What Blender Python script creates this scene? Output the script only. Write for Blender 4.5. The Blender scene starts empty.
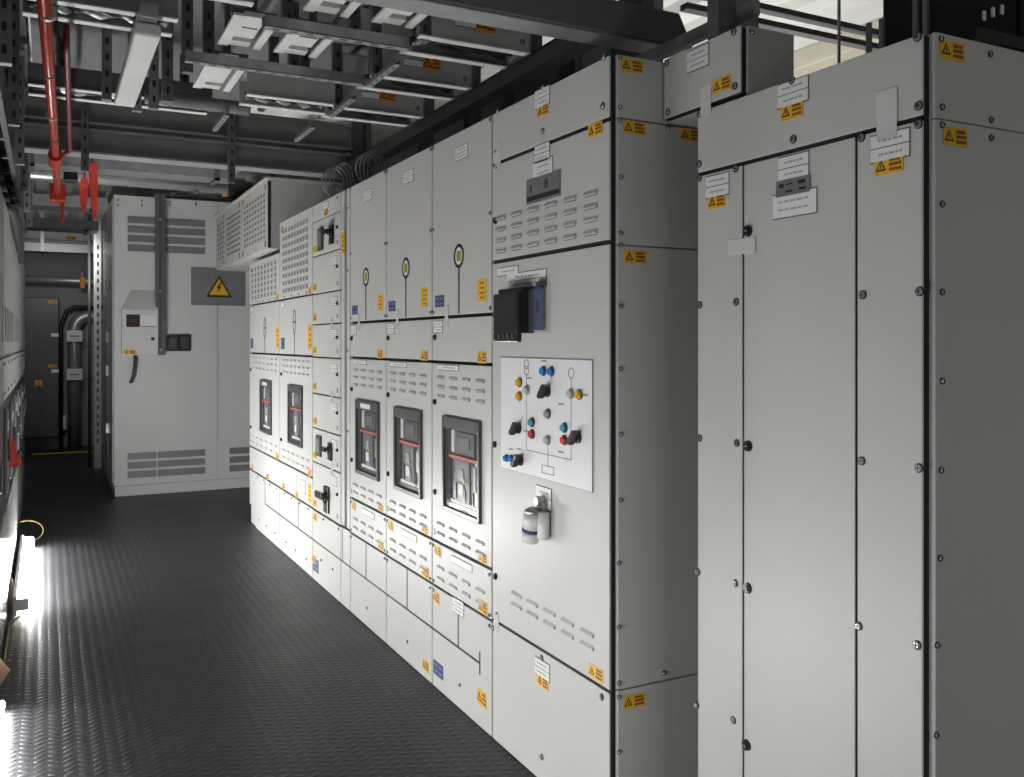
import bpy, bmesh, math, random
from mathutils import Vector, Matrix
random.seed(4)
SC = bpy.context.scene
COL = SC.collection
# ------------------------------------------------------------------ camera
FOC, CX, HY, EYE = 900.0, 512.0, 342.0, 1.5
YAW = math.atan(465/900.0); CA, SA = math.cos(YAW), math.sin(YAW)
cam = bpy.data.objects.new('camera', bpy.data.cameras.new('camera')); COL.objects.link(cam)
cam.location = (0, 0, EYE); cam.rotation_euler = (math.pi/2, 0, -YAW)
cam.data.sensor_fit = 'HORIZONTAL'; cam.data.sensor_width = 36
cam.data.lens = 36*FOC/1024; cam.data.shift_y = (HY-388.5)/1024
cam.data.clip_start = .02
SC.camera = cam
SC.view_settings.view_transform = 'Standard'; SC.view_settings.look = 'None'
SC.view_settings.gamma = 1; SC.view_settings.use_curve_mapping = False
SC.view_settings.exposure = 0.3

def ray(px, py):
    u = (px-CX)/FOC
    return u*CA+SA, -u*SA+CA, (HY-py)/FOC
def fx(px, py, X0):            # a measured point on a wall-parallel plane x = X0 -> (y, z)
    a, b, c = ray(px, py); t = X0/a
    return t*b, EYE+t*c
def fy(px, py, Y0):            # ... on a plane y = Y0 -> (x, z)
    a, b, c = ray(px, py); t = Y0/b
    return t*a, EYE+t*c
def fz(px, py, Z0):            # ... on a level z = Z0 -> (x, y)
    a, b, c = ray(px, py); t = (Z0-EYE)/c
    return t*a, t*b

# ------------------------------------------------------------------ materials
def new_mat(name):
    m = bpy.data.materials.new(name); m.use_nodes = True
    return m, m.node_tree.nodes, m.node_tree.links, m.node_tree.nodes['Principled BSDF']
def paint(name, col, rough=.45, metal=0.0, var=.04, scale=9, bump=0.0, bscale=300, coat=0):
    m, N, L, p = new_mat(name)
    tc = N.new('ShaderNodeTexCoord'); nz = N.new('ShaderNodeTexNoise')
    nz.inputs['Scale'].default_value = scale; nz.inputs['Detail'].default_value = 4
    L.new(tc.outputs['Object'], nz.inputs['Vector'])
    rp = N.new('ShaderNodeValToRGB')
    a = [max(0, c*(1-var)) for c in col]; b = [min(1, c*(1+var)) for c in col]
    rp.color_ramp.elements[0].color = (*a, 1); rp.color_ramp.elements[1].color = (*b, 1)
    rp.color_ramp.elements[0].position = .3; rp.color_ramp.elements[1].position = .7
    L.new(nz.outputs['Fac'], rp.inputs['Fac']); L.new(rp.outputs['Color'], p.inputs['Base Color'])
    mr = N.new('ShaderNodeMapRange'); mr.inputs['To Min'].default_value = max(.02, rough-.06); mr.inputs['To Max'].default_value = min(1, rough+.06)
    L.new(nz.outputs['Fac'], mr.inputs['Value']); L.new(mr.outputs['Result'], p.inputs['Roughness'])
    p.inputs['Metallic'].default_value = metal
    if bump:
        n2 = N.new('ShaderNodeTexNoise'); n2.inputs['Scale'].default_value = bscale
        L.new(tc.outputs['Object'], n2.inputs['Vector'])
        bp = N.new('ShaderNodeBump'); bp.inputs['Strength'].default_value = bump; bp.inputs['Distance'].default_value = .002
        L.new(n2.outputs['Fac'], bp.inputs['Height']); L.new(bp.outputs['Normal'], p.inputs['Normal'])
    return m
def see_through(name, col, alpha, rough):
    m, N, L, p = new_mat(name)
    p.inputs['Base Color'].default_value = (*col, 1); p.inputs['Roughness'].default_value = rough
    nz = N.new('ShaderNodeTexNoise'); nz.inputs['Scale'].default_value = 25
    mr = N.new('ShaderNodeMapRange'); mr.inputs['To Min'].default_value = alpha*.85; mr.inputs['To Max'].default_value = min(1, alpha*1.15)
    L.new(nz.outputs['Fac'], mr.inputs['Value']); L.new(mr.outputs['Result'], p.inputs['Alpha'])
    return m
def glow(name, col, s):
    m, N, L, p = new_mat(name)
    p.inputs['Base Color'].default_value = (*col, 1)
    p.inputs['Emission Color'].default_value = (*col, 1); p.inputs['Emission Strength'].default_value = s
    return m

GREY = paint('light_grey_powder_coat', (.56, .56, .55), .42, var=.015, scale=3, bump=.05)
ENCL = paint('pale_grey_enclosure_paint', (.66, .67, .67), .24, var=.015, scale=3, bump=.03)
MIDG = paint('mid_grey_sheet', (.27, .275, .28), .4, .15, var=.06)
PLATE = paint('brushed_grey_plate', (.28, .29, .29), .4, .5, var=.08, scale=30)
GASK = paint('black_gasket', (.008, .008, .008), .7)
SLOT = paint('louvre_opening', (.17, .17, .17), .7)
BLACK = paint('black_plastic', (.015, .015, .016), .3)
DARK = paint('dark_grey_frame', (.07, .07, .072), .35)
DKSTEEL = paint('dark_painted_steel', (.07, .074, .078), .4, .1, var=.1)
DKBEAM = paint('dark_beam_paint', (.10, .105, .11), .5, var=.1)
GRBEAM = paint('grey_beam_paint', (.24, .24, .235), .5, var=.1)
TRGH = paint('trough_grey_paint', (.42, .42, .41), .42, var=.06)
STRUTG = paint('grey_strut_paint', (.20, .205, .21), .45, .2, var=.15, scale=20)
GALV = paint('galvanised_strut', (.34, .35, .36), .4, .6, var=.15, scale=20)
GALVD = paint('dull_galvanised_strut', (.13, .135, .145), .5, .35, var=.15, scale=20)
CHROME = paint('chrome', (.5, .5, .5), .38, .9)
STEEL = paint('satin_steel', (.42, .42, .42), .35, .8)
WHITE = paint('white_label', (.8, .8, .8), .4, var=.01)
WLIP = paint('white_coated_steel', (.74, .74, .72), .45, var=.06, scale=14)
ROOF = paint('white_roof_sheet', (.74, .74, .71), .5, var=.04)
CREAM = paint('cream_wall_board', (.68, .64, .54), .55, var=.04)
WALLG = paint('grey_wall_sheet', (.22, .225, .23), .5, var=.06)
YEL = paint('warning_yellow', (.80, .46, .02), .45, var=.03)
ORG = paint('warning_orange', (.72, .27, .015), .5, var=.1)
TXT = paint('label_print', (.24, .085, .015), .6)
INK = paint('black_print', (.012, .012, .012), .55)
FAINT = paint('faint_print', (.40, .40, .42), .6)
EDGE = paint('plate_edge', (.06, .06, .065), .6)
GINK = paint('grey_print', (.28, .28, .30), .6)
BLUE = paint('blue_label', (.035, .065, .185), .45, var=.1)
BLUEB = paint('blue_lens', (.02, .22, .62), .2)
CYAN = paint('pale_blue_lens', (.09, .30, .43), .25)
REDB = paint('red_button', (.62, .05, .025), .25)
YELB = paint('amber_lens', (.80, .42, .02), .2)
GREYB = paint('clear_lens', (.5, .5, .48), .2)
GREEN = paint('olive_symbol', (.33, .33, .03), .5)
REDP = paint('red_pipe_paint', (.30, .028, .012), .32, var=.08)
REDD = paint('dark_red_pipe_paint', (.11, .010, .008), .4, var=.1)
REDC = paint('red_fabric', (.52, .035, .02), .6, var=.15, scale=30)
CABLE = paint('black_cable_jacket', (.012, .012, .013), .45)
YCAB = paint('yellow_cable_jacket', (.24, .18, .05), .5)
CARD = paint('brown_card', (.30, .21, .12), .8, var=.15)
FOIL = paint('bright_steel_skirt', (.55, .55, .55), .22, .75, var=.15, scale=25, bump=.4, bscale=22)
PIPEW = paint('silver_duct', (.42, .43, .44), .35, .55)
MIMIC = paint('white_mimic_sheet', (.80, .81, .84), .3, var=.01)
SWP = paint('switch_pointer', (.45, .08, .02), .4)
RBAR = paint('red_bar_paint', (.60, .055, .01), .5)
BRK = paint('breaker_grey', (.12, .12, .122), .4)
TAPE = see_through('clear_tape', (.88, .88, .88), .6, .25)
PANE = see_through('clear_cover', (.6, .63, .65), .06, .06)
TUBE = glow('lit_tube', (1.0, .99, .97), 138)
TUBE2 = glow('lit_tube_near', (1.0, .99, .97), 135)

# diamond tread floor
def floor_mat():
    m, N, L, p = new_mat('dark_grey_tread_plate')
    tc = N.new('ShaderNodeTexCoord'); sp = N.new('ShaderNodeSeparateXYZ'); L.new(tc.outputs['Object'], sp.inputs[0])
    def M(op, a, b=None, c=None):
        n = N.new('ShaderNodeMath'); n.operation = op
        for i, v in enumerate((a, b, c)):
            if v is None: continue
            if isinstance(v, (int, float)): n.inputs[i].default_value = v
            else: L.new(v, n.inputs[i])
        return n.outputs[0]
    u = M('DIVIDE', sp.outputs[0], .047); v = M('DIVIDE', sp.outputs[1], .040)
    iu = M('FLOOR', u); fu = M('SUBTRACT', M('FRACT', u), .5)
    par = M('MODULO', M('ABSOLUTE', iu), 2)
    sg = M('SUBTRACT', M('MULTIPLY', par, 2), 1)          # +1 / -1 by column
    v2 = M('ADD', v, M('MULTIPLY', par, .5)); fv = M('SUBTRACT', M('FRACT', v2), .5)
    a = M('ADD', M('MULTIPLY', fu, .94), M('MULTIPLY', M('MULTIPLY', fv, .34), sg))
    b = M('SUBTRACT', M('MULTIPLY', fv, .94), M('MULTIPLY', M('MULTIPLY', fu, .55), sg))
    h = M('SUBTRACT', 1, M('ADD', M('POWER', M('ABSOLUTE', M('DIVIDE', a, .44)), 2), M('POWER', M('ABSOLUTE', M('DIVIDE', b, .24)), 2)))
    h = M('SQRT', M('MAXIMUM', h, 0))
    bp = N.new('ShaderNodeBump'); bp.inputs['Strength'].default_value = 1; bp.inputs['Distance'].default_value = .0035
    L.new(h, bp.inputs['Height']); L.new(bp.outputs['Normal'], p.inputs['Normal'])
    nz = N.new('ShaderNodeTexNoise'); nz.inputs['Scale'].default_value = 2.2; nz.inputs['Detail'].default_value = 6
    L.new(tc.outputs['Object'], nz.inputs['Vector'])
    rp = N.new('ShaderNodeValToRGB'); rp.color_ramp.elements[0].color = (.016, .0168, .019, 1); rp.color_ramp.elements[1].color = (.025, .026, .0295, 1)
    L.new(nz.outputs['Fac'], rp.inputs['Fac']); L.new(rp.outputs['Color'], p.inputs['Base Color'])
    mr = N.new('ShaderNodeMapRange'); mr.inputs['To Min'].default_value = .32; mr.inputs['To Max'].default_value = .5
    L.new(nz.outputs['Fac'], mr.inputs['Value']); L.new(mr.outputs['Result'], p.inputs['Roughness'])
    p.inputs['Specular IOR Level'].default_value = .36
    return m
FLOOR = floor_mat()

# ------------------------------------------------------------------ mesh builder
class MB:
    def __init__(s): s.v = []; s.f = []; s.mi = []; s.ms = []
    def m(s, mat):
        if mat not in s.ms: s.ms.append(mat)
        return s.ms.index(mat)
    def add(s, vs, fs, mat):
        o = len(s.v); s.v += [tuple(v) for v in vs]; k = s.m(mat)
        for f in fs: s.f.append([o+i for i in f]); s.mi.append(k)
    def box(s, x0, x1, y0, y1, z0, z1, mat):
        x0, x1 = sorted((x0, x1)); y0, y1 = sorted((y0, y1)); z0, z1 = sorted((z0, z1))
        s.add([(x, y, z) for x in (x0, x1) for y in (y0, y1) for z in (z0, z1)],
              [(0, 1, 3, 2), (4, 6, 7, 5), (0, 4, 5, 1), (2, 3, 7, 6), (0, 2, 6, 4), (1, 5, 7, 3)], mat); return s
    def fbox(s, fr, p0, p1, q0, q1, n0, n1, mat):
        k, c, d = fr
        if k == 'x': s.box(c+d*n0, c+d*n1, p0, p1, q0, q1, mat)
        elif k == 'y': s.box(p0, p1, c+d*n0, c+d*n1, q0, q1, mat)
        return s
    def prism(s, pts, off, mat):
        n = len(pts); a = [Vector(p) for p in pts]; o = Vector(off)
        s.add(a+[p+o for p in a], [list(range(n)), list(range(2*n-1, n-1, -1))]+[(i, (i+1) % n, n+(i+1) % n, n+i) for i in range(n)], mat); return s
    def fprism(s, fr, pts, n0, n1, mat):
        a = [fpt(fr, p, q, n0) for p, q in pts]; b = Vector(fpt(fr, 0, 0, n1))-Vector(fpt(fr, 0, 0, n0))
        return s.prism(a, b, mat)
    def cone(s, a, b, r0, r1, mat, seg=16, caps=True):
        a = Vector(a); b = Vector(b); w = (b-a).normalized(); q = w.to_track_quat('Z', 'Y')
        ring = [q @ Vector((math.cos(2*math.pi*i/seg), math.sin(2*math.pi*i/seg), 0)) for i in range(seg)]
        vs = [a+r*r0 for r in ring]+[b+r*r1 for r in ring]
        fs = [(i, (i+1) % seg, seg+(i+1) % seg, seg+i) for i in range(seg)]
        if caps: fs += [list(range(seg-1, -1, -1)), list(range(seg, 2*seg))]
        s.add(vs, fs, mat); return s
    def fcyl(s, fr, p, q, n0, n1, r, mat, r1=None, seg=16):
        return s.cone(fpt(fr, p, q, n0), fpt(fr, p, q, n1), r, r if r1 is None else r1, mat, seg)
    def ring(s, fr, p, q, n0, n1, ro, ri, mat, seg=28, sq=1.0):
        vs = []
        for i in range(seg):
            c, d = math.cos(2*math.pi*i/seg), math.sin(2*math.pi*i/seg)
            vs += [fpt(fr, p+ro*c, q+ro*d*sq, n0), fpt(fr, p+ro*c, q+ro*d*sq, n1), fpt(fr, p+ri*c, q+(ro*sq-(ro-ri))*d, n1), fpt(fr, p+ri*c, q+(ro*sq-(ro-ri))*d, n0)]
        fs = []
        for i in range(seg):
            j = (i+1) % seg
            for k in range(4): fs.append((4*i+k, 4*i+(k+1) % 4, 4*j+(k+1) % 4, 4*j+k))
        s.add(vs, fs, mat); return s
    def tube(s, pts, r, mat, seg=10):
        P = [Vector(p) for p in pts]; vs = []; n = len(P); up = None
        for i, p in enumerate(P):
            t = ((P[min(i+1, n-1)]-P[i]).normalized()+(P[i]-P[max(i-1, 0)]).normalized())
            t = t.normalized() if t.length > 1e-6 else Vector((0, 0, 1))
            if up is None: up = Vector((0, 0, 1)) if abs(t.z) < .9 else Vector((1, 0, 0))
            a = t.cross(up).normalized(); b = a.cross(t).normalized(); up = b
            rr = r[i] if isinstance(r, (list, tuple)) else r
            vs += [p+(a*math.cos(2*math.pi*k/seg)+b*math.sin(2*math.pi*k/seg))*rr for k in range(seg)]
        fs = [(i*seg+k, i*seg+(k+1) % seg, (i+1)*seg+(k+1) % seg, (i+1)*seg+k) for i in range(n-1) for k in range(seg)]
        fs += [list(range(seg-1, -1, -1)), [(n-1)*seg+k for k in range(seg)]]
        s.add(vs, fs, mat); return s
    def build(s, name, parent=None, bevel=0.0, smooth=False, loc=None):
        root = parent
        while root is not None and root.parent is not None: root = root.parent
        o = Vector(root.location) if root is not None else Vector(loc or (0, 0, 0))
        me = bpy.data.meshes.new(name); me.from_pydata([Vector(v)-o for v in s.v], [], s.f)
        for mt in s.ms: me.materials.append(mt)
        for p, k in zip(me.polygons, s.mi): p.material_index = k
        bm = bmesh.new(); bm.from_mesh(me); bmesh.ops.recalc_face_normals(bm, faces=bm.faces); bm.to_mesh(me); bm.free()
        ob = bpy.data.objects.new(name, me); COL.objects.link(ob)
        if parent is not None: ob.parent = parent
        else: ob.location = o
        if smooth:
            for p in me.polygons: p.use_smooth = len(p.vertices) == 4
        if bevel:
            b = ob.modifiers.new('bevel', 'BEVEL'); b.width = bevel; b.segments = 2; b.limit_method = 'ANGLE'; b.angle_limit = .6
        return ob
def fpt(fr, p, q, n):
    k, c, d = fr
    return (c+d*n, p, q) if k == 'x' else (p, c+d*n, q)
def thing(name, label, cat, loc, group=None):
    o = bpy.data.objects.new(name, None); COL.objects.link(o); o.location = loc; o.empty_display_size = .1
    return tag(o, label, cat, group)
def tag(o, label, cat, group=None, kind=None):
    o['label'] = label; o['category'] = cat
    if group: o['group'] = group
    o['kind'] = kind or 'thing'
    return o
def struct(o): o['kind'] = 'structure'; return o
def dup(root, loc, label=None):
    r = root.copy(); COL.objects.link(r); r.location = loc
    if label: r['label'] = label
    for ch in list(root.children):
        c = ch.copy(); COL.objects.link(c); c.parent = r
        for g in ch.children:
            d = g.copy(); COL.objects.link(d); d.parent = c
    return r

# ------------------------------------------------------------------ small fittings (parts)
def rd(fr):                     # +1 / -1: which way along p is the viewer's right
    k, c, d = fr
    return (1 if d > 0 else -1) if k == 'x' else (1 if d < 0 else -1)
def warn(par, fr, p, q, w=.08, h=.04, m=None, n=.0005):
    s = rd(fr); b = MB(); y = m or YEL
    b.fbox(fr, p-w/2, p+w/2, q-h/2, q+h/2, n, n+.0012, y)
    if h < w*.8:
        c = p-s*w*.27; t = h*.36
        b.fprism(fr, [(c-t*1.05, q-t*.75), (c+t*1.05, q-t*.75), (c, q+t)], n+.0012, n+.0016, INK)
        b.fprism(fr, [(c-t*.62, q-t*.5), (c+t*.62, q-t*.5), (c, q+t*.55)], n+.0016, n+.002, y)
        b.fbox(fr, c-t*.1, c+t*.1, q-t*.4, q+t*.25, n+.002, n+.0023, INK)
        for k, zz in enumerate((.28, .02, -.26)):
            b.fbox(fr, p+s*w*.02, p+s*w*(.44 if k else .40), q+h*(zz-.09), q+h*(zz+.09), n+.0012, n+.0016, TXT)
    else:
        for k in range(4):
            zz = .33-.22*k
            b.fbox(fr, p-w*.28, p+w*(.26-.1*(k % 2)), q+h*(zz-.035), q+h*(zz+.035), n+.0012, n+.0016, TXT)
    return b.build('warning_label', par)
def plate(par, fr, p, q, w=.10, h=.032, rows=1, n=.0005, text=True, name='nameplate'):
    s = rd(fr); b = MB()
    b.fbox(fr, p-w/2-.0015, p+w/2+.0015, q-h/2-.0015, q+h/2+.0015, n, n+.001, EDGE)
    hh = h/rows
    for r in range(rows):
        z0 = q+h/2-hh*(r+1)
        b.fbox(fr, p-w/2, p+w/2, z0+.0012, z0+hh-.0012, n+.001, n+.002, WHITE)
        if text:
            lines = 1 if hh < .045 else 2
            for L in range(lines):
                zc = z0+hh*((L+1)/(lines+1.0)); x = -w*.32
                while x < w*.28:
                    ww = w*random.uniform(.06, .15)
                    b.fbox(fr, p+x, p+min(x+ww, w*.36), zc-.0026, zc+.0026, n+.002, n+.0023, FAINT); x += ww+w*.03
    return b.build(name, par)
def tape(par, fr, p, q, w, h, n=.0025):
    return MB().fbox(fr, p-w/2, p+w/2, q-h/2, q+h/2, n, n+.0008, TAPE).build('clear_tape', par)
def bluelab(par, fr, p, q, w=.1, h=.05):
    b = MB(); b.fbox(fr, p-w/2, p+w/2, q-h/2, q+h/2, .0005, .0015, BLUE)
    for i in (-1, 1):
        for j in (-1, 1):
            b.fbox(fr, p+i*w*.24-w*.17, p+i*w*.24+w*.17, q+j*h*.22-h*.05, q+j*h*.22+h*.05, .0015, .002, GINK)
    return b.build('blue_label', par)
def smallblue(par, fr, p, q):
    b = MB(); b.fbox(fr, p-.014, p+.014, q-.02, q+.02, .0005, .0016, WHITE); b.fbox(fr, p-.01, p+.01, q-.013, q+.016, .0016, .002, BLUE)
    return b.build('cable_tag', par)
_meshes = {}
def stamp(name, key, maker, par, fr, p, q):
    """a fitting that repeats: the first builds the mesh at the origin, the rest share it"""
    k, c, d = fr
    kk = (key, k, d)
    if kk not in _meshes:
        b = maker((k, 0.0, d)); me = b.build(name); _meshes[kk] = me.data; bpy.data.objects.remove(me)
    o = bpy.data.objects.new(name, _meshes[kk]); COL.objects.link(o); o.parent = par
    root = par
    while root.parent is not None: root = root.parent
    o.location = Vector(fpt(fr, p, q, 0))-Vector(root.location)
    return o
def screw(par, fr, p, q, big=False):
    r = .0085 if big else .006
    def mk(f):
        b = MB(); b.fcyl(f, 0, 0, 0, .003, r*1.25, INK, seg=14); b.fcyl(f, 0, 0, .003, .006, r, CHROME, r*.75, seg=14)
        b.fbox(f, -r*.7, r*.7, -r*.13, r*.13, .006, .0064, INK); b.fbox(f, -r*.13, r*.13, -r*.7, r*.7, .006, .0064, INK)
        return b
    return stamp('screw', ('screw', big), mk, par, fr, p, q)
def lock(par, fr, p, q, r=.013):
    def mk(f):
        b = MB(); b.fcyl(f, 0, 0, 0, .007, r, BLACK, r*.9, seg=18); b.fcyl(f, 0, 0, .007, .011, r*.6, BLACK, seg=14)
        b.fbox(f, -r*.4, r*.4, -r*.12, r*.12, .011, .012, GINK)
        return b
    return stamp('door_lock', ('lock', r), mk, par, fr, p, q)
def louvre(b, fr, p, q, w=.08, h=.017, out=.007):
    k, c, d = fr
    pr = [(0, q+h/2), (out, q-h*.15), (out, q-h*.4), (0, q-h*.4)]
    pts = [fpt(fr, p-w/2, z, n) for n, z in pr]
    off = Vector(fpt(fr, p+w/2, 0, 0))-Vector(fpt(fr, p-w/2, 0, 0))
    b.prism(pts, off, GREY)
    b.fbox(fr, p-w*.46, p+w*.46, q-h*.58, q-h*.40, 0, .0015, SLOT)
def door(par, name, fr, p0, p1, q0, q1, hole=None, louv=(), gap=.003, gz=None, mat=None, t=.02, bevel=.0025, holes=(), slots=()):
    b = MB(); m = mat or GREY; gz = gap if gz is None else gz
    a0, a1, c0, c1 = p0+gap, p1-gap, q0+gz, q1-gz
    if hole:
        h0, h1, k0, k1 = hole
        b.fbox(fr, a0, h0, c0, c1, -t, 0, m); b.fbox(fr, h1, a1, c0, c1, -t, 0, m)
        b.fbox(fr, h0, h1, c0, k0, -t, 0, m); b.fbox(fr, h0, h1, k1, c1, -t, 0, m)
    else: b.fbox(fr, a0, a1, c0, c1, -t, 0, m)
    for (p, q, w, h) in louv: louvre(b, fr, p, q, w, h)
    for (p, q, w, h) in holes:
        b.fbox(fr, p-w/2, p+w/2, q-h/2, q+h/2, 0, .0012, SLOT); b.fbox(fr, p-w/2, p+w/2, q+h*.30, q+h/2, .0012, .004, m)
    for (p, q, w, h) in slots: b.fbox(fr, p-w/2, p+w/2, q-h/2, q+h/2, 0, .003, SLOT)
    return b.build(name, par, bevel=0 if hole else bevel)
def grid(p0, p1, nc, q0, q1, nr, w, h):
    return [(p0+(p1-p0)*(i/(nc-1.0)), q0+(q1-q0)*(j/(nr-1.0)), w, h) for i in range(nc) for j in range(nr)]

# ================================================================== SETTING
struct(MB().box(-1.6, 4.4, -.6, 14.5, -.05, 0, FLOOR).build('floor'))
b = MB()                                           # trapezoid roof sheet, ribs along the room
prof = []; x = -1.6; ZR = 3.2
while x < 4.4:
    prof += [(x, ZR), (x+.10, ZR), (x+.135, ZR+.045), (x+.215, ZR+.045), (x+.25, ZR)]; x += .25
prof = [q for i, q in enumerate(prof) if i == 0 or q != prof[i-1]]
pts = [(px, -.6, z) for px, z in prof]+[(prof[-1][0], -.6, ZR+.1), (prof[0][0], -.6, ZR+.1)]
b.prism(pts, (0, 15.1, 0), ROOF); struct(b.build('ceiling'))
struct(MB().box(-1.7, 4.4, 14.42, 14.52, 0, 3.2, WALLG).build('wall_back'))
struct(MB().box(-1.7, -1.6, -.6, 14.42, 0, 3.2, WALLG).build('wall_left'))
b = MB(); b.box(3.92, 4.02, -.6, 14.42, 0, 3.2, CREAM); b.box(3.90, 3.92, -.6, 14.42, 2.86, 2.90, WLIP); b.box(3.89, 3.92, -.6, 14.42, 3.10, 3.2, CREAM)
struct(b.build('wall_right'))

# ================================================================== MAIN SWITCHBOARD ROW
XF = 1.497; F = ('x', XF, -1); TOP = 2.363
def carcass(par, y0, y1, top, depth=.8, base=0.0, inset=.006):
    b = MB()
    b.box(XF+.021, XF+.036, y0+inset, y1-inset, base+.01, top-inset, GASK)
    b.box(XF+.036, XF+depth, y0, y1, base, top, GREY)
    return b.build('body', par)

# ---- control cubicle with the mimic panel
Y0, Y1 = 2.248, 3.060
c = thing('control_cubicle', 'tall light grey control cubicle with white mimic panel of coloured push buttons', 'cabinet', (XF+.4, (Y0+Y1)/2, 0))
b = MB(); b.box(XF+.0065, XF+.0212, Y0+.013, Y1-.004, .01, TOP-.006, GASK); b.box(XF+.0215, XF+.8, Y0+.012, Y1, 0, TOP-.002, GREY); b.build('body', c)
YD = Y0+.011
door(c, 'top_panel', F, YD, Y1, 2.172, TOP, gz=.004, t=.006)
door(c, 'upper_door', F, YD, Y1, 1.802, 2.168, gz=.006, t=.006, louv=grid(2.365, 2.985, 6, 1.962, 1.840, 4, .078, .019))
door(c, 'main_door', F, YD, Y1, .452, 1.798, gz=.005, t=.006, louv=grid(2.385, 2.86, 5, .595, .555, 2, .075, .016))
door(c, 'lower_panel', F, YD, Y1, .0, .449, gz=.003, t=.006)
S = ('y', Y0, -1)
for nm, z0, z1 in (('upper_side_panel', 2.172, TOP), ('side_panel', 1.792, 2.170), ('side_panel', .457, 1.790), ('lower_side_panel', .0, .455)):
    MB().box(XF+.0215, XF+.80, Y0, Y0+.0115, z0+.0015, z1-.0015, GREY).build(nm, c, bevel=.002)
for px, py in ((632, 66), (634, 128), (635, 257), (634, 701)):
    x, z = fy(px, py, Y0); warn(c, S, x, z)
for px, py in ((620, 57), (620, 107), (620, 120), (668, 128), (621, 177), (621, 233), (621, 245), (621, 306), (621, 369), (621, 434), (621, 500), (619, 563), (619, 627), (664, 673), (619, 683), (619, 697), (619, 752)):
    x, z = fy(px, py, Y0); screw(c, S, x, z)
warn(c, S, 1.79, 2.148)
MB().box(1.90, 1.95, 2.09, 2.246, 0, 2.165, DKSTEEL).build('light_leak_panel', c)  # added to stop light leaking through the gap from behind
def f1(px, py): return fx(px, py, XF)
for px, py in ((604, 57), (603, 106), (543, 87), (543, 131), (498, 111), (496, 152), (496, 166), (602, 697), (542, 658), (542, 757), (493, 628)):
    screw(c, F, *f1(px, py), big=True)
plate(c, F, *f1(542.5, 97.5), w=.10, h=.062, rows=2); warn(c, F, f1(543, 110)[0], f1(543, 110)[1], w=.075)
warn(c, F, *f1(595.5, 129.5))
plate(c, F, *f1(542.5, 153), w=.10, h=.062, rows=2); plate(c, F, *f1(543, 169), w=.135, h=.065, rows=1)
y, z = f1(543.5, 188)
b = MB(); b.fbox(F, y-.115, y+.115, z-.043, z+.043, .0005, .004, PLATE); b.fbox(F, y-.112, y+.112, z-.034, z-.018, .004, .005, INK)
b.fbox(F, y-.035, y-.012, z-.004, z+.026, .004, .005, DARK); b.fbox(F, y+.075, y+.088, z-.006, z+.018, .004, .005, DARK); b.fbox(F, y+.03, y+.07, z-.002, z+.010, .004, .005, GINK)
b.build('rating_plate', c)
lock(c, F, 3.03, 1.955); lock(c, F, 3.03, 1.60); lock(c, F, 3.035, 1.115); lock(c, F, 3.03, .62)
warn(c, F, *f1(596, 673), w=.08); plate(c, F, *f1(542.5, 669), w=.10, h=.058, rows=2); warn(c, F, *f1(543, 682), w=.075)
plate(c, F, *f1(508, 271), w=.165, h=.03); plate(c, F, *f1(526, 279.5), w=.29, h=.055, rows=2)
tape(c, F, *f1(498, 155), w=.055, h=.085); tape(c, F, f1(497, 628)[0], .45, .04, .06); smallblue(c, F, f1(497, 621)[0], .475)
# display unit
y0, y1, z0, z1 = 2.730, 2.920, 1.500, 1.690
d = MB(); d.fbox(F, y0, y1, z0+.03, z1, 0, .045, BLACK); d.fbox(F, y0+.006, y1+.006, z0, z0+.172, .045, .062, BLACK)
d = d.build('display_unit', c, bevel=.003)
b = MB(); b.fbox(F, y0+.02, y1, z0+.045, z0+.16, .062, .0635, paint('display_glass', (.01, .01, .011), .12)); b.build('screen', d)
b = MB()
for k in range(5): b.fbox(F, y0+.03+k*.035, y0+.05+k*.035, z0+.012, z0+.028, .062, .066, DARK)
b.build('key_row', d)
b = MB(); b.fbox(F, 2.612, 2.735, 1.535, 1.70, .001, .003, PANE); b.fbox(F, 2.612, 2.735, 1.53, 1.536, .001, .024, PANE); b.fbox(F, 2.612, 2.735, 1.536, 1.68, .022, .024, PANE)
d = b.build('document_holder', c)
b = MB(); b.fbox(F, 2.650, 2.698, 1.540, 1.69, .005, .018, BLUE); b.fbox(F, 2.698, 2.712, 1.545, 1.69, .005, .016, INK); b.fbox(F, 2.66, 2.682, 1.60, 1.64, .018, .019, INK); b.fbox(F, 2.640, 2.69, 1.69, 1.706, .004, .016, DARK); b.build('blue_booklet', d)
# mimic panel
b = MB(); b.fbox(F, 2.353, 2.980, 1.037, 1.443, .001, .004, MIMIC)
b.fbox(F, 2.351, 2.353, 1.035, 1.445, .001, .0035, GINK); b.fbox(F, 2.980, 2.982, 1.035, 1.445, .001, .0035, GINK); b.fbox(F, 2.351, 2.982, 1.443, 1.445, .001, .0035, GINK); b.fbox(F, 2.351, 2.982, 1.035, 1.037, .001, .0035, GINK)
def ln(a, c2, m=EDGE, w=.002):
    (ya, za), (yb, zb) = a, c2
    b.fbox(F, min(ya, yb)-w/2, max(ya, yb)+w/2, min(za, zb)-w/2, max(za, zb)+w/2, .004, .0047, m)
yl, yr, ym = f1(527.5, 400)[0], f1(572.3, 400)[0], f1(549, 440)[0]
zb_ = f1(527.5, 449.8)[1]
ln((yl, 1.39), (yl, zb_)); ln((yr, 1.385), (yr, zb_)); ln((yl, zb_), (yr, zb_)); ln((ym, f1(549, 443)[1]), (ym, f1(549, 466)[1]))
yq, zq = f1(549, 470)
for s1 in (-1, 1):
    ln((yq-.04, zq+s1*.013), (yq+.04, zq+s1*.013)); ln((yq+s1*.04, zq-.013), (yq+s1*.04, zq+.013))
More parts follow.
